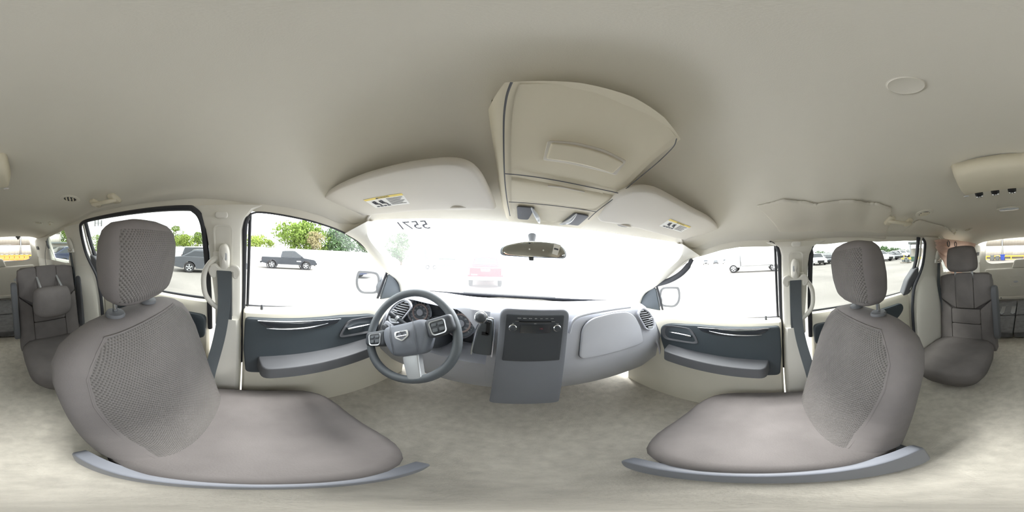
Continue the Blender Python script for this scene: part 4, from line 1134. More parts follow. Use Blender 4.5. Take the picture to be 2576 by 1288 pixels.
m = MB(); m.strip(smooth_loop([sp(-1, -1.86, .085, .03), sp(-1, -1.87, .0, .07), sp(-1, -1.90, -.12, .12), sp(-1, -1.93, -.30, .16), V((-.58, -1.95, -.60)), V((-.56, -1.95, -.84))], 5, False), V((.01, .05, 0)), .002, V((1, 0, 0))); m.build('webbing', 'webbing', BL)
m = MB(); m.strip(smooth_loop([sp(-1, -1.83, .02, .05), sp(-1, -1.80, -.06, .05), sp(-1, -1.76, -.13, .055), sp(-1, -1.72, -.17, .06)], 4, False), V((.01, .04, 0)), .002, V((1, 0, 0))); m.build('side_webbing', 'webbing', BL)
MB().pad(rpoly([sp(-1, -1.84, -.03, .06), sp(-1, -1.84, .06, .055), sp(-1, -1.80, .05, .055), sp(-1, -1.80, -.04, .06)], .012, 4), V((1, 0, 0)), .015, .008).build('guide_loop', 'armrest', BL)

# ------------------------------------------------------------------ grab handles on the door pillars
def pillar_handle(s):
    GH = thing('pillar_grab_handle', sp(s, -.15, -.15, .06), 'curved pale grab handle on the %s door pillar' % SIDE[s], 'grab handle')
    pts = [sp(s, -.135, -.045, .058), sp(s, -.160, -.068, .075), sp(s, -.183, -.105, .082), sp(s, -.190, -.15, .084), sp(s, -.187, -.20, .082), sp(s, -.168, -.24, .075), sp(s, -.140, -.275, .060), sp(s, -.135, -.285, .05)]
    MB().tube(smooth_loop(pts, 4, False), .0105, 12, flat=.85, ref=(1, 0, 0)).build('grip', 'pillar', GH)
    for z in (-.045, -.272):
        MB().pad(rpoly([sp(s, -.155, z - .02, .056), sp(s, -.155, z + .018, .056), sp(s, -.122, z + .018, .056), sp(s, -.122, z - .02, .056)], .01, 4), V((-s, 0, 0)), .012, .007).build('mount', 'pillar', GH)
pillar_handle(-1); pillar_handle(1)
# ceiling grab handles
def roof_handle(s, pa, pb, label):
    a, na = onceil(*pa, .0); b, nb = onceil(*pb, .0)
    GH = thing('ceiling_grab_handle', (a + b) / 2, label, 'grab handle')
    dn = V((-s * .45, 0, -.89)).normalized(); ax = (b - a).normalized()
    sd = V((s * .85, 0, -.5)).normalized()
    for p in (a, b):
        MB().pad(rpoly([p + ax * x + sd * y for x, y in ((-.022, -.018), (.022, -.018), (.022, .046), (-.022, .046))], .014, 5), dn, .018, .010, .003, .004).build('mount', 'console', GH)
    grip = smooth_loop([a + dn * .012 - ax * .008 + sd * .015, a + dn * .028 + ax * .012, a + dn * .034 + ax * .05 - sd * .004, b + dn * .036 - ax * .05 - sd * .004, b + dn * .034 - ax * .012, b + dn * .014 + ax * .006 + sd * .018], 5, False)
    MB().tube(grip, .0125, 12, flat=.8, ref=(0, 0, 1)).build('grip', 'console', GH)
    MB().lathe(a + sd * .02 + dn * .018, dn, [(.004, 0), (.003, .001), (0, .0015)], 8).build('screw', 'steel', GH)
roof_handle(-1, (236, 505), (284, 492), 'folded cream grab handle on the headliner above the left sliding door')
roof_handle(1, (2240, 548), (2287, 553), 'cream grab handle in the torn headliner above the right sliding door')

# ------------------------------------------------------------------ ceiling fittings
def roof_vent(pxy, r, label, k):
    p, n = onceil(*pxy, .0)
    RV = thing('ceiling_vent', p, label, 'air vent', 'round air vents in the headliner')
    MB().lathe(p, n, [(r, -.004), (r, .003), (r * .92, .0055), (r * .64, .0045), (r * .60, .0035), (r * .60, -.006)], 36).build('bezel', 'headliner', RV)
    MB().lathe(p, n, [(r * .62, -.004), (r * .62, .0014), (0, .0016)], 28).build('cavity', 'black', RV)
    u = V((.5, .86, 0)); u = (u - n * u.dot(n)).normalized(); w = n.cross(u)
    for j in range(-1, 2):
        h = r * .56 * math.sqrt(max(.05, 1 - (j * .60) ** 2 * .9))
        c = p + w * (j * r * .31) + n * .0035
        MB().strip([c - u * h, c + u * h], w * (r * .10) + n * .006, .0018, n).build('louvre', 'console', RV)
    MB().pad([p + n * .001 + u * (math.cos(a) * r * .16) + w * (math.sin(a) * r * .1) for a in [q * math.pi / 6 for q in range(12)]], n, .005, .003).build('louvre_tab', 'console', RV)
roof_vent((176, 500), .058, 'round air vent beside the folded left grab handle', 0)
roof_vent((2325, 537), .055, 'round air vent beside the right grab handle', 1)
roof_vent((97, 560), .050, 'small round air vent further back on the left', 2)
roof_vent((2434, 577), .050, 'small round air vent further back on the right', 3)
def coat_hook(pxy, label):
    p, n = onceil(*pxy, .0)
    CH = thing('coat_hook', p, label, 'coat hook')
    u = V((0, 1, 0)); u = (u - n * u.dot(n)).normalized(); w = n.cross(u)
    MB().pad(rpoly([p + u * a + w * b for a, b in ((-.03, -.022), (.03, -.022), (.03, .022), (-.03, .022))], .014, 5), n, .006, .004).build('base', 'headliner', CH)
    MB().tube([p + u * -.012 + n * .004, p + u * -.012 + n * .02, p + u * .01 + n * .026, p + u * .016 + n * .02], .005, 8).build('hook', 'console', CH)
coat_hook((127, 560), 'small coat hook in the headliner on the left'); coat_hook((2401, 581), 'small coat hook in the headliner on the right')
# blank cap
p, n = onceil(2279, 215, .0)
CP = thing('ceiling_plug', p, 'small round blank plug in the middle of the headliner', 'cap')
MB().lathe(p, n, [(.0215, -.003), (.0215, .002), (.0205, .0032), (.019, .0026), (0, .0026)], 40).build('cap_disc', 'headliner', CP)
MB().ring(p, n, .0216, .0008, 40, 6).build('cap_rim', 'visor', CP)
# rear overhead pod with three knobs
RP = thing('rear_roof_console', (0, -.53, .28), 'cream overhead pod with three black and chrome knobs behind the front seats', 'console')
rows = []
for y, z, hw in ((-.462, .300, .100), (-.460, .262, .104), (-.468, .250, .110), (-.51, .237, .118), (-.555, .229, .124), (-.588, .227, .126), (-.60, .236, .124), (-.60, .30, .12)):
    r = []
    for u in (-1.08, -1.0, -.92, -.6, -.3, 0, .3, .6, .92, 1.0, 1.08):
        dz_ = .05 if abs(u) > 1.02 else (.006 if abs(u) > .95 else 0)
        r.append(V((u * hw, y - .010 * u * u + .01, z + dz_ + .004 * abs(u))))
    rows.append(r)
MB().loft(rows, closed=False).build('pod_body', 'console', RP, solid=.003)
for px, py in ((2461, 480), (2502, 475), (2545, 470)):
    p = aty(px, py, -.592); q = V((p.x, -.597, .232))
    k = MB().lathe(q, V((0, -.72, -.7)), [(.0155, -.006), (.0155, .008), (.0145, .010)], 24).build('knob', 'black', RP)
    MB().lathe(q, V((0, -.72, -.7)), [(.0145, .008), (.0158, .011), (.0150, .014), (.006, .016), (0, .016)], 24).build('knob_face', 'chrome', k)
for x in (-.118, .118): MB().lathe(V((x, -.585, .224)), V((0, -.2, -1)), [(.010, 0), (.010, .002), (.006, .003), (0, .003)], 16).build('indicator_lens', 'lens', RP)
# dome lamp
p, n = onceil(2538, 524, 0)
DL = thing('dome_lamp', p, 'oval dome lamp in the headliner behind the cream overhead pod', 'lamp')
oval = lambda a, b, h: [p + V((math.cos(t) * a, math.sin(t) * b, 0)) + n * h for t in [q * math.pi / 18 for q in range(36)]]
MB().pad(oval(.085, .045, 0), n, .006, .005).build('rim', 'headliner', DL)
MB().pad(oval(.068, .030, .005), n, .007, .005, .002).build('lens', 'lens', DL)

# ------------------------------------------------------------------ torn cloth hanging at the right quarter glass
TC = thing('hanging_cloth', (.62, -1.45, .10), 'pinkish torn headliner cloth hanging across the right rear quarter glass', 'cloth')
d_top = smooth_loop([ats(1, *q, .085) for q in ((2350, 605), (2372, 601), (2400, 604), (2430, 608), (2455, 613))], 12, False)
d_bot = smooth_loop([ats(1, *q, .082) for q in ((2354, 621), (2362, 640), (2374, 661), (2390, 684), (2412, 700))], 12, False)
def drape(i, j):
    q = i * (len(d_top) - 1); k = min(len(d_top) - 2, int(q))
    t = d_top[k].lerp(d_top[k + 1], q - k); b = d_bot[k].lerp(d_bot[k + 1], q - k)
    p = t.lerp(b, j)
    fold = .010 * math.sin(j * 15 + i * 9) * math.sin(math.pi * j) + .005 * math.sin(j * 33 + i * 21)
    return p + V((-.012 * math.sin(math.pi * j) + fold, 0, 0))
MB().grid(drape, 46, 16).build('drape', 'foam', TC, solid=.002)
def knot(i, j):
    a = V((.59, -1.15, .125)); b = V((.625, -1.33, .085))
    p = a * (1 - i) + b * i
    w = .03 + .016 * math.sin(i * 5)
    return p + V((-.02 + .012 * math.sin(j * 9 + i * 4), 0, (j - .5) * 2 * w + .008 * math.sin(i * 12)))
MB().grid(knot, 14, 10).build('torn_corner', 'torn_cloth', TC, solid=.002)
for q in ((2386, 613), (2404, 615)):
    c = ats(1, *q, .10); lp_ = [c + V((0, math.cos(t) * .022, math.sin(t) * .026)) for t in [k * math.pi / 10 for k in range(21)]]
    MB().tube(lp_, .004, 6).build('torn_loop', 'armrest', TC)

# ------------------------------------------------------------------ outside: the lot is level with gravity, the van leans a little
GN = (CR @ V((.014, .047, 1)).normalized()).normalized(); H = 1.35
gz = GN; gx = (CR @ V((1, 0, 0))); gx = (gx - gz * gx.dot(gz)).normalized(); gy = gz.cross(gx)
GM = Matrix(((gx.x, gy.x, gz.x, 0), (gx.y, gy.y, gz.y, 0), (gx.z, gy.z, gz.z, 0), (0, 0, 0, 1)))
GO = CAM - gz * H
GM = Matrix.Translation(GO) @ GM
GI = GM.inverted()
def gdir(px):
    r = GI.to_3x3() @ ray(px, 644); return V((r.x, r.y, 0)).normalized()
def gat(px, d): return gdir(px) * d                      # ground point in a direction at a distance
def gel(px, py):                                         # height of a sight line per metre of distance
    r = GI.to_3x3() @ ray(px, py); return r.z / math.hypot(r.x, r.y)
def gh(px, py, d): return H + gel(px, py) * d            # height above the lot seen at that pixel, d metres away
def outside(name, p, label, cat, group=None, heading=0.0):
    M = GM @ Matrix.Translation(V((p.x, p.y, 0))) @ Matrix.Rotation(heading, 4, 'Z')
    return thing(name, None, label, cat, group, None, rotm=M)
def facing(px): d = gdir(px); return math.atan2(d.y, d.x)

G = struct('ground', 'pale dusty asphalt of the parking lot around the van', loc=(0, 0, -1.35))
m = MB().grid(lambda i, j: GM @ V((-140 + 280 * i, -140 + 280 * j, 0)), 20, 20); m.build('lot_surface', 'asphalt', G)

def arc(cx, cz, r, a0, a1, n=8): return [(cx + r * math.cos(R_(a0 + (a1 - a0) * k / n)), cz + r * math.sin(R_(a0 + (a1 - a0) * k / n))) for k in range(n + 1)]
def wheel_part(root, x, y, r, rim):
    w = .11 if y > 0 else -.11
    t = MB().lathe(V((x, y - w * .9, r)), V((0, 1 if y > 0 else -1, 0)), [(r * .60, 0), (r * .94, 0), (r, .03), (r, .17), (r * .94, .20), (r * .64, .20), (r * .60, .17)], 24).build('tyre', 'tyre', root)
    q = MB().lathe(V((x, y - w * .9, r)), V((0, 1 if y > 0 else -1, 0)), [(r * .66, .02), (r * .66, .19), (r * .60, .185), (r * .56, .15), (0, .15)], 20)
    sgn = 1 if y > 0 else -1
    q.build('wheel_disc', 'tyre', t)
    s = MB()
    for k in range(5):
        a = 2 * math.pi * k / 5 + .3; d = V((math.cos(a), 0, math.sin(a)))
        c = V((x, y - w * .9 + sgn * .185, r)); pr = V((-d.z, 0, d.x))
        s.prism([c + d * (r * .10) - pr * (r * .10), c + d * (r * .10) + pr * (r * .10), c + d * (r * .63) + pr * (r * .085), c + d * (r * .63) - pr * (r * .085)], V((0, sgn * .015, 0)))
    s.ring(V((x, y - w * .9 + sgn * .185, r)), V((0, 1, 0)), r * .62, r * .035, 24, 6)
    s.build('rim', rim, t)
def car(root, kind, paint, detail=True, rim='silver', hatch_open=False):
    """vehicle in local coordinates: x forward, y left, z up; outline with real wheel arches"""
    P = dict(sedan=dict(L=4.8, W=1.80, wb=2.75, r=.33, belt=.92, hood=.90, deck=1.00, top=1.46, sill=.26, g=((-1.95, .98), (-1.15, 1.42), (.30, 1.45), (1.25, .95))),
             suv=dict(L=4.8, W=1.88, wb=2.8, r=.37, belt=1.05, hood=1.05, deck=1.06, top=1.72, sill=.32, g=((-2.30, 1.06), (-2.10, 1.66), (.25, 1.72), (1.10, 1.08))),
             pickup=dict(L=5.35, W=1.88, wb=3.3, r=.40, belt=1.12, hood=1.12, deck=1.12, top=1.78, sill=.45, g=((-.82, 1.13), (-.68, 1.72), (.55, 1.78), (1.45, 1.13))))[kind]
    L, W, wb, r = P['L'], P['W'], P['wb'], P['r']; sl_ = P['sill']
    xr, xf = -L / 2, L / 2; xa = xr + (L - wb) * .50; xb = xa + wb
    prof = [(xr + .05, sl_ + .12), (xa - r * 1.2, sl_)] + arc(xa, r, r * 1.16, 180, 0)[0:9] + [(xa + r * 1.2, sl_)] + [(xb - r * 1.2, sl_)] + arc(xb, r, r * 1.16, 180, 0) + [(xb + r * 1.2, sl_)] + [(xf - .06, sl_ + .06), (xf, sl_ + .25), (xf - .03, P['hood'] - .25), (xf - .22, P['hood'] - .12), (P['g'][3][0] - .05, P['hood'] + .02), (P['g'][3][0], P['belt'] + .03)]
    if kind == 'pickup':
        prof += [(P['g'][0][0], P['belt']), (xr + .02, P['belt']), (xr, P['belt'] - .05), (xr, sl_ + .25)]
    else:
        prof += [(P['g'][0][0], P['deck']), (xr + .12, P['deck'] - .04), (xr, P['deck'] - .12), (xr - .02, sl_ + .3)]
    # fix arch order: points go from rear arch start over the wheel to the front
    rings = []
    for k, (f, ins, zi) in enumerate(((-1, .05, .02), (-.97, .012, .005), (-.9, 0, 0), (.9, 0, 0), (.97, .012, .005), (1, .05, .02))):
        cxm = 0; czm = .7
        rings.append([V((x * (1 - ins * .35), f * W / 2, z + (czm - z) * ins * .5)) for x, z in prof])
    B = MB().loft(rings).build('body', paint, root, angle=35)
    g = P['g']; wt = W / 2 - .05; wr = W / 2 - .24
    base0 = [V((g[0][0], wt, g[0][1])), V((g[3][0], wt, g[3][1])), V((g[3][0], -wt, g[3][1])), V((g[0][0], -wt, g[0][1]))]
    def gl(x, z, sgn):
        t = (z - g[0][1]) / (g[2][1] - g[0][1]); return V((x, sgn * (wt + (wr - wt) * max(0, min(1, t))), z))
    ring = []
    outline = [g[0], g[1], (g[1][0] + .25, g[1][1] + .035), (g[2][0] - .2, g[2][1] + .01), g[2], g[3]]
    MB().loft([[gl(x, z, 1) for x, z in outline], [gl(x, z + .0, .6) + V((0, 0, .0 + (.03 if z > g[0][1] + .2 else 0))) for x, z in outline], [gl(x, z, -.6) + V((0, 0, (.03 if z > g[0][1] + .2 else 0))) for x, z in outline], [gl(x, z, -1) for x, z in outline]]).build('cabin', paint, root, angle=35)
    def win(xz, sgn, name='side_window'):
        pts = [gl(x, z, sgn) + V((0, sgn * .004, 0)) for x, z in xz]
        MB().prism(pts, V((0, sgn * .006, 0))).build(name, 'car_glass', root)
    zt = g[2][1] - .10; zb = g[0][1] + .05
    fr = lambda a, b, t: (a[0] + (b[0] - a[0]) * t, a[1] + (b[1] - a[1]) * t)
    h = g[2][1] - g[0][1]
    xrear_b = g[0][0] + .20; xrear_t = g[1][0] + .06; xfr_t = g[2][0] - .06; xfr_b = g[3][0] - .22
    mid = (xrear_b + xfr_b) / 2 + .05
    if kind != 'pickup' or True:
        for sgn in (1, -1):
            win([(xrear_b + .04, zb), (xrear_t, zt), (mid - .05, zt), (mid - .05, zb)], sgn)
            win([(mid + .03, zb), (mid + .03, zt), (xfr_t, zt), (xfr_b, zb)], sgn)
            if detail:
                MB().box(V((mid - .22, sgn * (W / 2 + .005), g[0][1] - .13)), (.20, .03, .03)).build('door_handle', paint, root)
                MB().box(V((mid + .85, sgn * (W / 2 + .005), g[0][1] - .13)), (.20, .03, .03)).build('door_handle', paint, root)
                MB().pad(rpoly([V((xfr_b + .05, sgn * (W / 2 + .10 + a), g[0][1] + .03 + b)) for a, b in ((-.10, 0), (.10, 0), (.08, .14), (-.10, .14))], .03, 3), V((-1, 0, 0)), .08, .03).build('wing_mirror', paint, root)
    # windscreen and rear glass
    def cross(a, b, t0, t1, out, name):
        pa = [fr(a, b, t0), fr(a, b, t1)]
        q = [gl(pa[0][0], pa[0][1], .88), gl(pa[1][0], pa[1][1], .88), gl(pa[1][0], pa[1][1], -.88), gl(pa[0][0], pa[0][1], -.88)]
        MB().prism([p + V((out * .004, 0, .012)) for p in q], V((out * .008, 0, .008))).build(name, 'car_glass', root)
    cross(g[3], g[2], .08, .92, 1, 'windscreen'); cross(g[0], g[1], .15, .9, -1, 'rear_window')
    for x in (xa, xb):
        for y in (W / 2 - .10, -W / 2 + .10): wheel_part(root, x, y, r, rim)
    if detail:
        for sgn in (1, -1):
            MB().pad(rpoly([V((xr - .005, sgn * (W / 2 - a), b)) for a, b in ((.08, P['deck'] - .32), (.42, P['deck'] - .30), (.42, P['deck'] - .14), (.08, P['deck'] - .14))][::sgn], .03, 3), V((-1, 0, 0)), .02, .01, 0, .08).build('tail_lamp', 'paint_red', root)
            MB().pad(rpoly([V((xf - .10, sgn * (W / 2 - a), b)) for a, b in ((.06, P['hood'] - .36), (.50, P['hood'] - .34), (.46, P['hood'] - .20), (.06, P['hood'] - .16))][::sgn], .03, 3), V((1, 0, .2)), .05, .02, 0, .12).build('headlamp', 'lens', root)
        MB().pad(rpoly([V((xf - .02, y, z)) for y, z in ((-.45, .38), (.45, .38), (.5, P['hood'] - .36), (-.5, P['hood'] - .36))], .05, 3), V((1, 0, 0)), .03, .015).build('grille', 'black', root)
    return P, (xr, xf, xa, xb, wt, wr, g)
def mkcar(name, kind, paint, px, d, heading, label, cat='car', group=None, **kw):
    R = outside(name, gat(px, d), label, cat, group, heading)
    info = car(R, kind, paint, **kw)
    return R, info[1]
def tang(px): return facing(px) - math.pi / 2             # heading: towards the right of the picture

# grey sedan and dark wagon on the left
sed, _ = mkcar('sedan', 'sedan', 'paint_grey', 531, 10.9, tang(531) + .06, 'grey sedan with a damaged rear bumper, seen through the left sliding door window')
MB().box(V((-2.36, .35, .50)), (.10, .9, .16)).build('torn_bumper', 'black', sed, bevel=.02)
MB().tube([V((-1.75, .885, .99)), V((-1.1, .80, 1.38)), V((.25, .74, 1.42)), V((1.1, .86, 1.0))], .012, 6).build('window_chrome', 'silver', sed)
suv, _ = mkcar('estate_car', 'suv', 'paint_dark', 517, 17.0, tang(517), 'dark estate car with its tailgate raised, parked behind the grey sedan')
MB().pad(rpoly([V((-2.15, y, z)) for y, z in ((-.75, 1.70), (.75, 1.70), (.70, 1.74), (-.70, 1.74))], .02, 2), V((-1, 0, .25)), .75, .02).build('raised_tailgate', 'car_glass', suv)
pk, inf = mkcar('pickup_truck', 'pickup', 'paint_black', 727, 16.6, tang(727) + .03, 'black crew-cab pickup parked by the white wall, seen through the driver window', 'pickup truck')
xr, xf, xa, xb, wt, wr, g_ = inf
MB().box(V((-1.75, 0, 1.125)), (1.6, 1.5, .02)).build('load_bed', 'black', pk)
MB().box(V((xr - .08, 0, .60)), (.16, 1.7, .16)).build('rear_bumper', 'rubber', pk, bevel=.03)
MB().box(V((xf + .02, 0, .62)), (.14, 1.75, .20)).build('front_bumper', 'rubber', pk, bevel=.04)
for sgn in (1, -1):
    MB().ring(V((xa, sgn * .95, .40)), V((0, 1, 0)), .48, .05, 24, 6).build('wheel_arch_flare', 'rubber', pk)
    MB().ring(V((xb, sgn * .95, .40)), V((0, 1, 0)), .48, .05, 24, 6).build('wheel_arch_flare', 'rubber', pk)
    MB().box(V((.95, sgn * .945, .80)), (.42, .02, .09)).build('door_badge', 'print_light', pk, bevel=.008)
nv, _ = mkcar('sedan', 'sedan', 'paint_navy', 190, 12.2, tang(190) + .5, 'dark blue sedan seen through the left rear quarter glass')
# red pickup ahead
rd, inf = mkcar('pickup_truck', 'pickup', 'paint_red', 1222, 11.2, facing(1222), 'red pickup seen from behind through the dusty windshield', 'pickup truck', detail=False)
xr = inf[0]
MB().pad(rpoly([V((xr - .005, y, z)) for y, z in ((-.80, .62), (.80, .62), (.80, 1.10), (-.80, 1.10))], .03, 3), V((-1, 0, 0)), .03, .015).build('tailgate', 'paint_red', rd)
MB().pad(rpoly([V((xr - .036, y, z)) for y, z in ((-.22, .92), (.22, .92), (.26, 1.05), (-.26, 1.05))], .03, 3), V((-1, 0, 0)), .01, .005).build('tailgate_handle', 'silver', rd)
text_mb('RAM', .12, V((xr - .05, .0, .985)), V((0, -1, 0)), V((0, 0, 1)), .003).build('tailgate_lettering', 'rubber', rd)
text_mb('DODGE', .09, V((xr - .038, .58, .74)), V((0, -1, 0)), V((0, 0, 1)), .003).build('tailgate_lettering', 'silver', rd)
MB().box(V((xr - .10, 0, .55)), (.2, 1.8, .18)).build('rear_bumper', 'silver', rd, bevel=.03)
MB().box(V((xr - .21, 0, .55)), (.02, .32, .14)).build('licence_plate', 'label_white', rd)
for sgn in (1, -1): MB().box(V((xr - .01, sgn * .87, .88)), (.05, .13, .36)).build('tail_lamp', 'print_red', rd, bevel=.02)
# distant vehicles ahead and to the left
mkcar('sedan', 'sedan', 'paint_silver', 925, 42, tang(925), 'silver car far off near the driver mirror', detail=False)
bt = outside('box_trailer', gat(1086, 30), 'blue and white box trailer far ahead, left of the red pickup', 'trailer', None, tang(1086))
h0 = gh(1086, 627, 30)
MB().box(V((0, 0, h0 * .72)), (2.6, 2.2, h0 * .50)).build('upper_box', 'paint_blue', bt, bevel=.04)
MB().box(V((0, 0, h0 * .34)), (2.6, 2.2, h0 * .26)).build('lower_box', 'paint_white', bt, bevel=.04)
for x in (-.7, .6):
    for y in (-.95, .95): wheel_part(bt, x, y, .36, 'silver')
dm = outside('low_shed', gat(1123, 46), 'low grey-green shed far ahead beside the blue trailer', 'shed', None, tang(1123))
MB().box(V((0, 0, 1.1)), (5, 2, 2.2)).build('shed_wall', 'bin_grey', dm); MB().box(V((0, 0, 2.3)), (5.3, 2.3, .15)).build('shed_roof', 'bin_green', dm, bevel=.03)
# white flatbed truck on the right
wt_ = outside('white_lorry', gat(1908, 17.5), 'white lorry with three wheels in view, washed out beyond the passenger window', 'truck', None, tang(1908) + math.pi)
MB().box(V((-1.0, 0, 1.55)), (5.6, 2.2, 1.7)).build('cargo_box', 'paint_white', wt_, bevel=.05)
MB().box(V((-.2, 0, .60)), (7.0, 1.6, .2)).build('chassis', 'paint_white', wt_, bevel=.03)
MB().loft([[V((x, y, z)) for x, z in ((1.9, .55), (3.5, .55), (3.5, 1.15), (3.1, 2.05), (1.9, 2.1))] for y in (-1.05, 1.05)]).build('cab', 'paint_white', wt_, bevel=.05)
for sgn in (1, -1): MB().prism([V((2.2, sgn * 1.052, 1.35)), V((3.2, sgn * 1.052, 1.3)), V((3.0, sgn * 1.052, 1.95)), V((2.2, sgn * 1.052, 1.95))], V((0, sgn * .01, 0))).build('side_window', 'paint_silver', wt_)
for x in (2.6, -1.5, -2.4):
    for y in (-.95, .95): wheel_part(wt_, x, y, .42, 'paint_white')

# rows of parked cars on the right: prototypes copied with their parts
GRP = 'parked cars in the row beyond the right sliding door window'
def proto(kind, paint, label, px, d, hd): return mkcar('parked_car', kind, paint, px, d, hd, label, 'car', GRP)[0]
def place(o, px, d, hd):
    p = gat(px, d); o.matrix_world = GM @ Matrix.Translation(V((p.x, p.y, 0))) @ Matrix.Rotation(hd, 4, 'Z')
back = lambda px: facing(px) + math.pi
PH = facing(2054) + math.pi + .25
pa = proto('suv', 'paint_white', 'white parked car facing the van, nearest the right door pillar', 2054, 25.0, PH)
pb = proto('sedan', 'paint_dark', 'dark parked sedan beside the white parked car', 2080, 28.0, PH)
specs = [(pb, 2100, 31.5, 'dark parked sedan just left of the passenger headrest'), (pb, 2117, 35, 'dark parked sedan hidden behind the passenger headrest'), (pa, 2214, 27, 'white parked car just right of the passenger headrest'),
         (pb, 2233, 30, 'dark parked sedan third from the right end of the row'), (pb, 2250, 33, 'dark parked sedan second from the right end of the row'), (pa, 2265, 36.5, 'white parked car near the right end of the row'), (pa, 2279, 40.5, 'white parked car at the far right end of the row')]
for q, px, d, lab in specs:
    c = copy_tree(q); place(c, px, d, PH + (.15 if px > 2200 else 0)); c['label'] = lab
for k, (px, d, q) in enumerate(((1775, 62, pa), (1800, 64, pb), (1824, 62, pa), (1848, 65, pb))):
    c = copy_tree(q); place(c, px, d, back(px)); c['label'] = 'tiny washed-out car, %s from the left in the far row beyond the passenger window' % ('first', 'second', 'third', 'fourth')[k]
    c['group'] = 'far row of cars beyond the passenger window'
# wrecked engine on the lot
EN = outside('scrap_engine', gat(2278, 19.4), 'scrapped engine block lying on the lot beyond the right window', 'engine')
for (a, b, c, d_) in ((-.25, 0, .28, .42), (.25, .05, .30, .36), (0, -.15, .48, .34)):
    MB().box(V((a, b, c)), (d_, .4, d_ * .8), Matrix.Rotation(a, 3, 'Z')).build('block', 'bin_grey', EN, bevel=.04)
for (a, b) in ((-.35, .7), (.1, .75), (.4, .55)):
    MB().tube([V((a, 0, .3)), V((a + .1, .1, b)), V((a + .3, .1, b - .1))], .05, 8).build('pipe', 'steel', EN)
MB().box(V((0, 0, .06)), (1.1, .8, .1)).build('pallet', 'wood_pole', EN)

# walls, sheds, bins --------------------------------------------------------------
def wall_run(name, label, cat, pts, hts, material, t=.15, ribs=0, panel=0):
    R = outside(name, V((0, 0, 0)), label, cat)
    for k in range(len(pts) - 1):
        a, b = pts[k], pts[k + 1]; n = 1 if not panel else max(1, int((b - a).length / panel))
        nr = V((-(b - a).y, (b - a).x, 0)).normalized()
        if nr.dot(a) > 0: nr = -nr
        for q in range(n):
            p0 = a + (b - a) * (q / n); p1 = a + (b - a) * ((q + 1) / n); h0 = hts[k] + (hts[k + 1] - hts[k]) * q / n; h1 = hts[k] + (hts[k + 1] - hts[k]) * (q + 1) / n
            gp = (p1 - p0).normalized() * .02
            MB().prism([p0 + gp, p1 - gp, p1 - gp + V((0, 0, h1)), p0 + gp + V((0, 0, h0))], -nr * t).build('wall_panel', material, R)
            if ribs:
                m = MB(); d = (p1 - p0); c = int(d.length / ribs)
                for z in range(1, c):
                    x = p0 + d * (z / c); m.box(x + nr * .02 + V((0, 0, h0 / 2)), (.05, .05, h0 - .1))
                m.build('panel_rib', material, R)
    return R
D_ = 30
wall_run('boundary_wall', 'long white boundary wall behind the pickup on the left side of the lot', 'wall', [gat(330, 34), gat(440, 24), gat(620, 24), gat(760, 28), gat(900, 36), gat(985, 48)], [gh(440, 620, 34), gh(440, 620, 24), gh(620, 620, 24), gh(760, 627, 28), gh(900, 634, 36), gh(985, 640, 48)], 'wall_white', .2, 0, 6)
RL = outside('wall_rail', V((0, 0, 0)), 'thin dark rail along the white wall behind the grey sedan', 'rail')
pts_ = [gat(430, 23.6), gat(620, 23.6)]
for z in (.55, .25):
    MB().tube([p + V((0, 0, gh(520, 620, 23.6) * z)) for p in pts_], .03, 6).build('rail_bar', 'steel', RL)
wall_run('boundary_wall', 'low pale wall behind the rows of parked cars on the right', 'wall', [gat(2040, 34), gat(2130, 42), gat(2230, 52), gat(2300, 60)], [1.9, 2.1, gh(2230, 638, 52), gh(2300, 637, 60)], 'wall_white', .2, 0, 8)
# warehouse behind the van
WH = outside('warehouse', gat(2576, 21.5), 'white corrugated metal warehouse filling the rear window', 'building', None, facing(2576) + math.pi)
for k in range(3):
    y = -8.4 + k * 5.6
    for j, (z0, z1) in enumerate(((.2, 1.75), (1.78, 3.3), (3.33, 5.0), (5.03, 7.0))):
        pn = MB()
        N_ = 28; vs = []
        for i in range(N_ + 1):
            yy = y + 5.5 * i / N_; o = .03 if i % 2 else 0
            vs += [V((o, yy, z0)), V((o, yy, z1))]
        pn.add(vs, [(2 * i, 2 * i + 2, 2 * i + 3, 2 * i + 1) for i in range(N_)])
        pn.build('metal_panel', 'metal_white', WH, solid=.02)
    MB().box(V((.05, y - .05, 3.5)), (.12, .12, 7)).build('frame_post', 'steel', WH)
MB().box(V((-.3, 0, 3.5)), (.2, 17, 7.0)).build('back_wall', 'metal_white', WH)
GR = outside('guard_rail', gat(2576, 20.0), 'yellow guard rail along the warehouse behind the van', 'rail', None, facing(2576) + math.pi)
zt_ = gh(2500, 645, 20.0)
for z in (zt_, zt_ - .45): MB().box(V((0, 0, z)), (.10, 16, .16)).build('rail_bar', 'yellow', GR, bevel=.03)
for k in range(6): MB().box(V((0, -7.9 + k * 3.16, (zt_) / 2)), (.12, .12, zt_)).build('rail_post', 'yellow', GR)
def bin_(px, material, w, pt, label, d=18.5):
    R = outside('wheelie_bin', gat(px, d), label, 'bin', 'bins by the warehouse', facing(px))
    h = gh(px, pt, d)
    MB().loft([[V((x * k, y * k, z)) for x, y in ((-w / 2, -w / 2), (w / 2, -w / 2), (w / 2, w / 2), (-w / 2, w / 2))] for z, k in ((.05, .8), (h * .9, 1.0))]).build('tub', material, R, bevel=.03)
    MB().box(V((0, 0, h * .94)), (w * 1.1, w * 1.1, .08)).build('lid', material, R, bevel=.03)
    for y in (-w / 2, w / 2): MB().lathe(V((w * .35, y, .11)), V((0, 1, 0)), [(.11, -.03), (.11, .03)], 14).build('bin_wheel', 'tyre', R)
bin_(2496, 'bin_grey', .46, 642, 'taller grey bin, leftmost of the three by the warehouse')
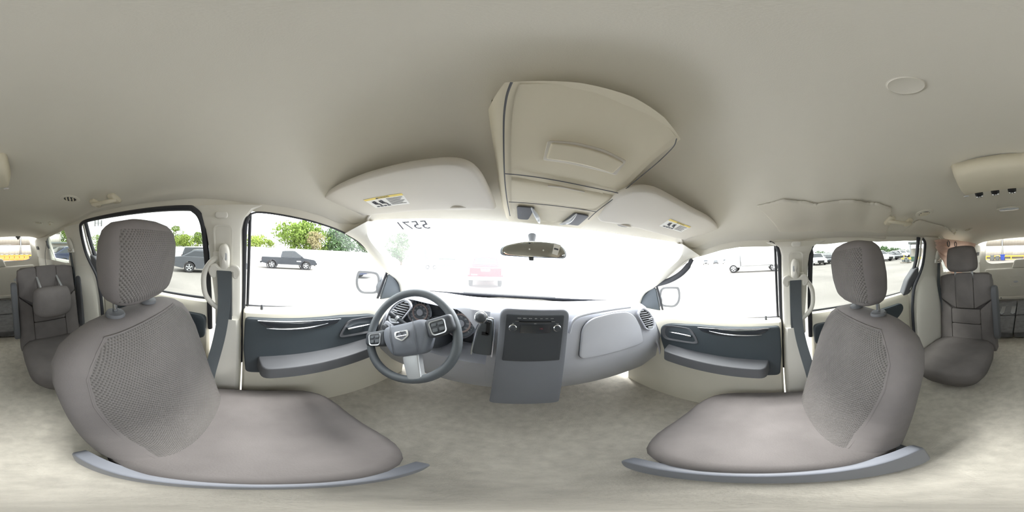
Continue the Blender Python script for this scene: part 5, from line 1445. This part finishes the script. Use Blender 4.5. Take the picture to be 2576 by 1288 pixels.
bin_(2509, 'bin_grey', .42, 644, 'shorter grey bin in the middle of the three by the warehouse')
bin_(2522, 'bin_blue', .52, 640, 'blue bin, rightmost of the three by the warehouse')
for k in range(6):
    px = 5 + k * 12.5
    R = outside('water_barrier', gat(px, 18.2), 'orange plastic barrier, %s of six in the row behind the van' % ('first from the left', 'second from the left', 'third from the left', 'fourth from the left', 'fifth from the left', 'sixth from the left')[k], 'barrier', 'orange barriers along the warehouse', facing(px) + math.pi)
    h = gh(40, 641, 18.2)
    MB().loft([[V((x * a, y, z)) for x, y in ((-.25, -.25), (.25, -.25), (.25, .25), (-.25, .25))] for z, a in ((0, 1), (.2, .95), (h * .6, .45), (h, .38))]).build('shell', 'orange', R, bevel=.02)
    MB().box(V((0, 0, h * .98)), (.12, .3, .08)).build('cap', 'label_white', R, bevel=.02)
# canopy and shed on the far right
CN = outside('canopy', gat(2306, 27), 'open metal canopy on posts at the back right of the lot', 'canopy', None, facing(2302))
hc_ = gh(2300, 612, 27)
MB().box(V((0, -1.5, hc_)), (4, 5.5, .3)).build('canopy_roof', 'bin_grey', CN, bevel=.05)
for x in (-1.8, 1.8):
    for y in (1.0, -4.0): MB().box(V((x, y, hc_ / 2)), (.14, .14, hc_)).build('canopy_post', 'steel', CN)
MB().box(V((2.5, -1.5, hc_ / 2 - .4)), (.3, 5.4, hc_ - .8)).build('back_sheet', 'metal_white', CN)
YB = outside('guard_rail', gat(2290, 23), 'yellow beam on posts in front of the canopy', 'rail', None, facing(2290))
MB().box(V((0, -.8, gh(2290, 650, 23))), (.15, 4.2, .28)).build('rail_bar', 'yellow', YB, bevel=.03)
for y in (-2.6, .9): MB().box(V((0, y, .45)), (.12, .12, .9)).build('rail_post', 'yellow', YB)
bin_(2298, 'bin_green', .7, 645, 'green bin beside the yellow beam under the canopy', 22)
CB = outside('ticket_cabin', gat(150, 19), 'small pale cabin with a flat roof seen through the left quarter glass', 'cabin', None, facing(146))
hb = gh(150, 612, 19)
MB().box(V((0, 0, hb / 2)), (2.2, 2.4, hb)).build('cabin_wall', 'metal_white', CB); MB().box(V((-.3, 0, hb)), (2.8, 3.0, .2)).build('cabin_roof', 'bin_grey', CB, bevel=.04)
MB().box(V((-1.12, .3, hb * .5)), (.04, .9, hb * .5)).build('cabin_door', 'bin_grey', CB); MB().box(V((-1.45, -.9, .45)), (.4, .5, .9)).build('cabinet', 'yellow', CB, bevel=.03)

# trees -----------------------------------------------------------------------------
def tree(px, d, ytop, wpx, ybot, label, leaf='leaf', n=1500, seed=1, trunk=True, lsz=.02, clumps=13, group='trees beyond the lot walls'):
    rnd = random.Random(seed)
    R = outside('tree', gat(px, d), label, 'tree', group, facing(px) + math.pi)
    ht = gh(px, ytop, d); hb_ = max(.4, gh(px, ybot, d)); w = d * R_(wpx / 7.156) * 1.25
    n = int(n * 1.7); lsz *= 1.15
    cs = []
    for k in range(clumps):
        a = rnd.uniform(0, 2 * math.pi); q = rnd.uniform(0, 1) ** .6
        zz = rnd.uniform(.12, .86); sh = math.sin(math.pi * (.15 + .75 * zz)) ** .7
        cs.append((V((math.cos(a) * q * w * .36 * sh, math.sin(a) * q * w * .36 * sh, hb_ + (ht - hb_) * zz)), w * rnd.uniform(.17, .27) * (.7 + .4 * sh)))
    cs.append((V((0, 0, ht - w * .14)), w * .17))
    m = MB(); vs = []; fs = []
    for k in range(n):
        c, r = cs[k % len(cs)]
        v_ = V((rnd.gauss(0, 1), rnd.gauss(0, 1), rnd.gauss(0, 1))).normalized() * r * rnd.uniform(.45, 1.0) ** .5
        p = c + V((v_.x, v_.y, v_.z * .75)); s_ = w * lsz * rnd.uniform(.7, 1.5)
        q = Euler((rnd.uniform(0, 6.3), rnd.uniform(0, 6.3), rnd.uniform(0, 6.3))).to_matrix()
        o = len(vs)
        vs += [p + q @ V((-s_, -s_ * .5, 0)), p + q @ V((s_ * .2, -s_ * .6, s_ * .2)), p + q @ V((s_ * 1.2, 0, 0)), p + q @ V((0, s_ * .6, -s_ * .1))]
        fs.append((o, o + 1, o + 2, o + 3))
    me = bpy.data.meshes.new('crown'); me.from_pydata([tuple(p) for p in vs], [], fs); me.materials.append(MATS[leaf])
    o = bpy.data.objects.new('crown', me); col.objects.link(o); o.parent = R
    t = MB(); t.tube([V((0, 0, 0)), V((.03 * w, 0, hb_ * .7)), V((0, .03 * w, (ht + hb_) / 2))], [w * .035, w * .028, w * .012], 8)
    for c, r in cs[:5]: t.tube([V((.02 * w, 0, hb_ * .8)), V((c.x * .5, c.y * .5, (hb_ + c.z) / 2)), c], [w * .018, w * .012, w * .005], 6)
    t.build('trunk', 'bark', R)
    return R
tree(765, 40, 556, 120, 640, 'large light green tree behind the white wall above the black pickup', 'leaf', 3600, 3, lsz=.014, clumps=14)
tree(790, 36, 583, 44, 632, 'brownish rounded tree in front of the large light green tree', 'leaf_dry', 1600, 4, lsz=.022)
tree(852, 42, 575, 96, 645, 'hazy dark green tree above the right half of the wall', 'leaf_dark', 2600, 5, lsz=.016)
tree(915, 48, 596, 60, 650, 'small dark green tree beside the windshield pillar', 'leaf_dark', 1500, 55, lsz=.02)
tree(640, 44, 592, 60, 632, 'bright green bush behind the wall next to the left door pillar', 'leaf_bright', 1500, 6, lsz=.02)
tree(676, 46, 602, 32, 632, 'small bright bush left of the large light green tree', 'leaf_bright', 900, 7, lsz=.026)
tree(438, 40, 567, 44, 625, 'tall thin grey-green tree right of the driver headrest', 'leaf', 1500, 8, lsz=.02)
tree(462, 32, 592, 54, 625, 'bright green bush right of the driver headrest', 'leaf_bright', 1600, 9, lsz=.02)
tree(496, 34, 583, 40, 625, 'dense green tree behind the grey sedan', 'leaf', 1500, 10, lsz=.02)
tree(519, 36, 596, 20, 622, 'small dark palm-like tree at the edge of the left door pillar', 'leaf_dark', 700, 12, lsz=.03)
tree(246, 30, 590, 34, 650, 'green tree left of the driver headrest', 'leaf', 1300, 13, lsz=.02)
tree(168, 25, 570, 70, 640, 'leafy tree filling the left rear quarter glass', 'leaf', 2600, 14, lsz=.018)
tree(1010, 46, 583, 64, 660, 'faint green tree through the left part of the windshield', 'leaf_dark', 2000, 15, lsz=.018)
for k, (px, d, yt, w, lab) in enumerate(((2062, 70, 634, 26, 'dark distant tree above the white parked car'), (2112, 66, 627, 26, 'dark distant tree beside the passenger headrest'), (2088, 80, 640, 30, 'low distant hedge above the dark parked cars'), (2226, 66, 620, 32, 'tall dark distant tree right of the passenger headrest'), (2250, 72, 626, 30, 'dark distant tree in the middle of the right window'), (2275, 80, 631, 26, 'low dark distant tree near the canopy'))):
    tree(px, d, yt, w, 646, lab, 'leaf_dark', 900, 30 + k, lsz=.026)
for k, (px, d, yt) in enumerate(((2264, 60, 607), (1100, 90, 600))):
    pass
LP = outside('light_pole', gat(2264, 50), 'thin light pole standing beyond the right window', 'pole')
hp_ = gh(2264, 608, 50)
MB().tube([V((0, 0, 0)), V((0, 0, hp_))], [.12, .08], 8).build('post', 'steel', LP); MB().box(V((.3, 0, hp_)), (.8, .25, .12)).build('lamp_head', 'steel', LP, bevel=.03)
# cell tower left of the driver's headrest
CT = outside('antenna_mast', gat(246, 42), 'antenna mast with panel antennas left of the driver headrest', 'mast', None, facing(246))
hm = gh(246, 552, 42)
MB().tube([V((0, 0, 0)), V((0, 0, hm))], [.28, .16], 10).build('mast', 'steel', CT)
for k in range(6):
    a = k * math.pi / 3
    MB().box(V((math.cos(a) * .95, math.sin(a) * .95, hm - 1.0)), (.25, .25, 1.5), Matrix.Rotation(a, 3, 'Z')).build('antenna_panel', 'bin_grey', CT, bevel=.03)
    MB().tube([V((0, 0, hm - 1.0)), V((math.cos(a) * .95, math.sin(a) * .95, hm - 1.0))], .05, 6).build('bracket', 'steel', CT)
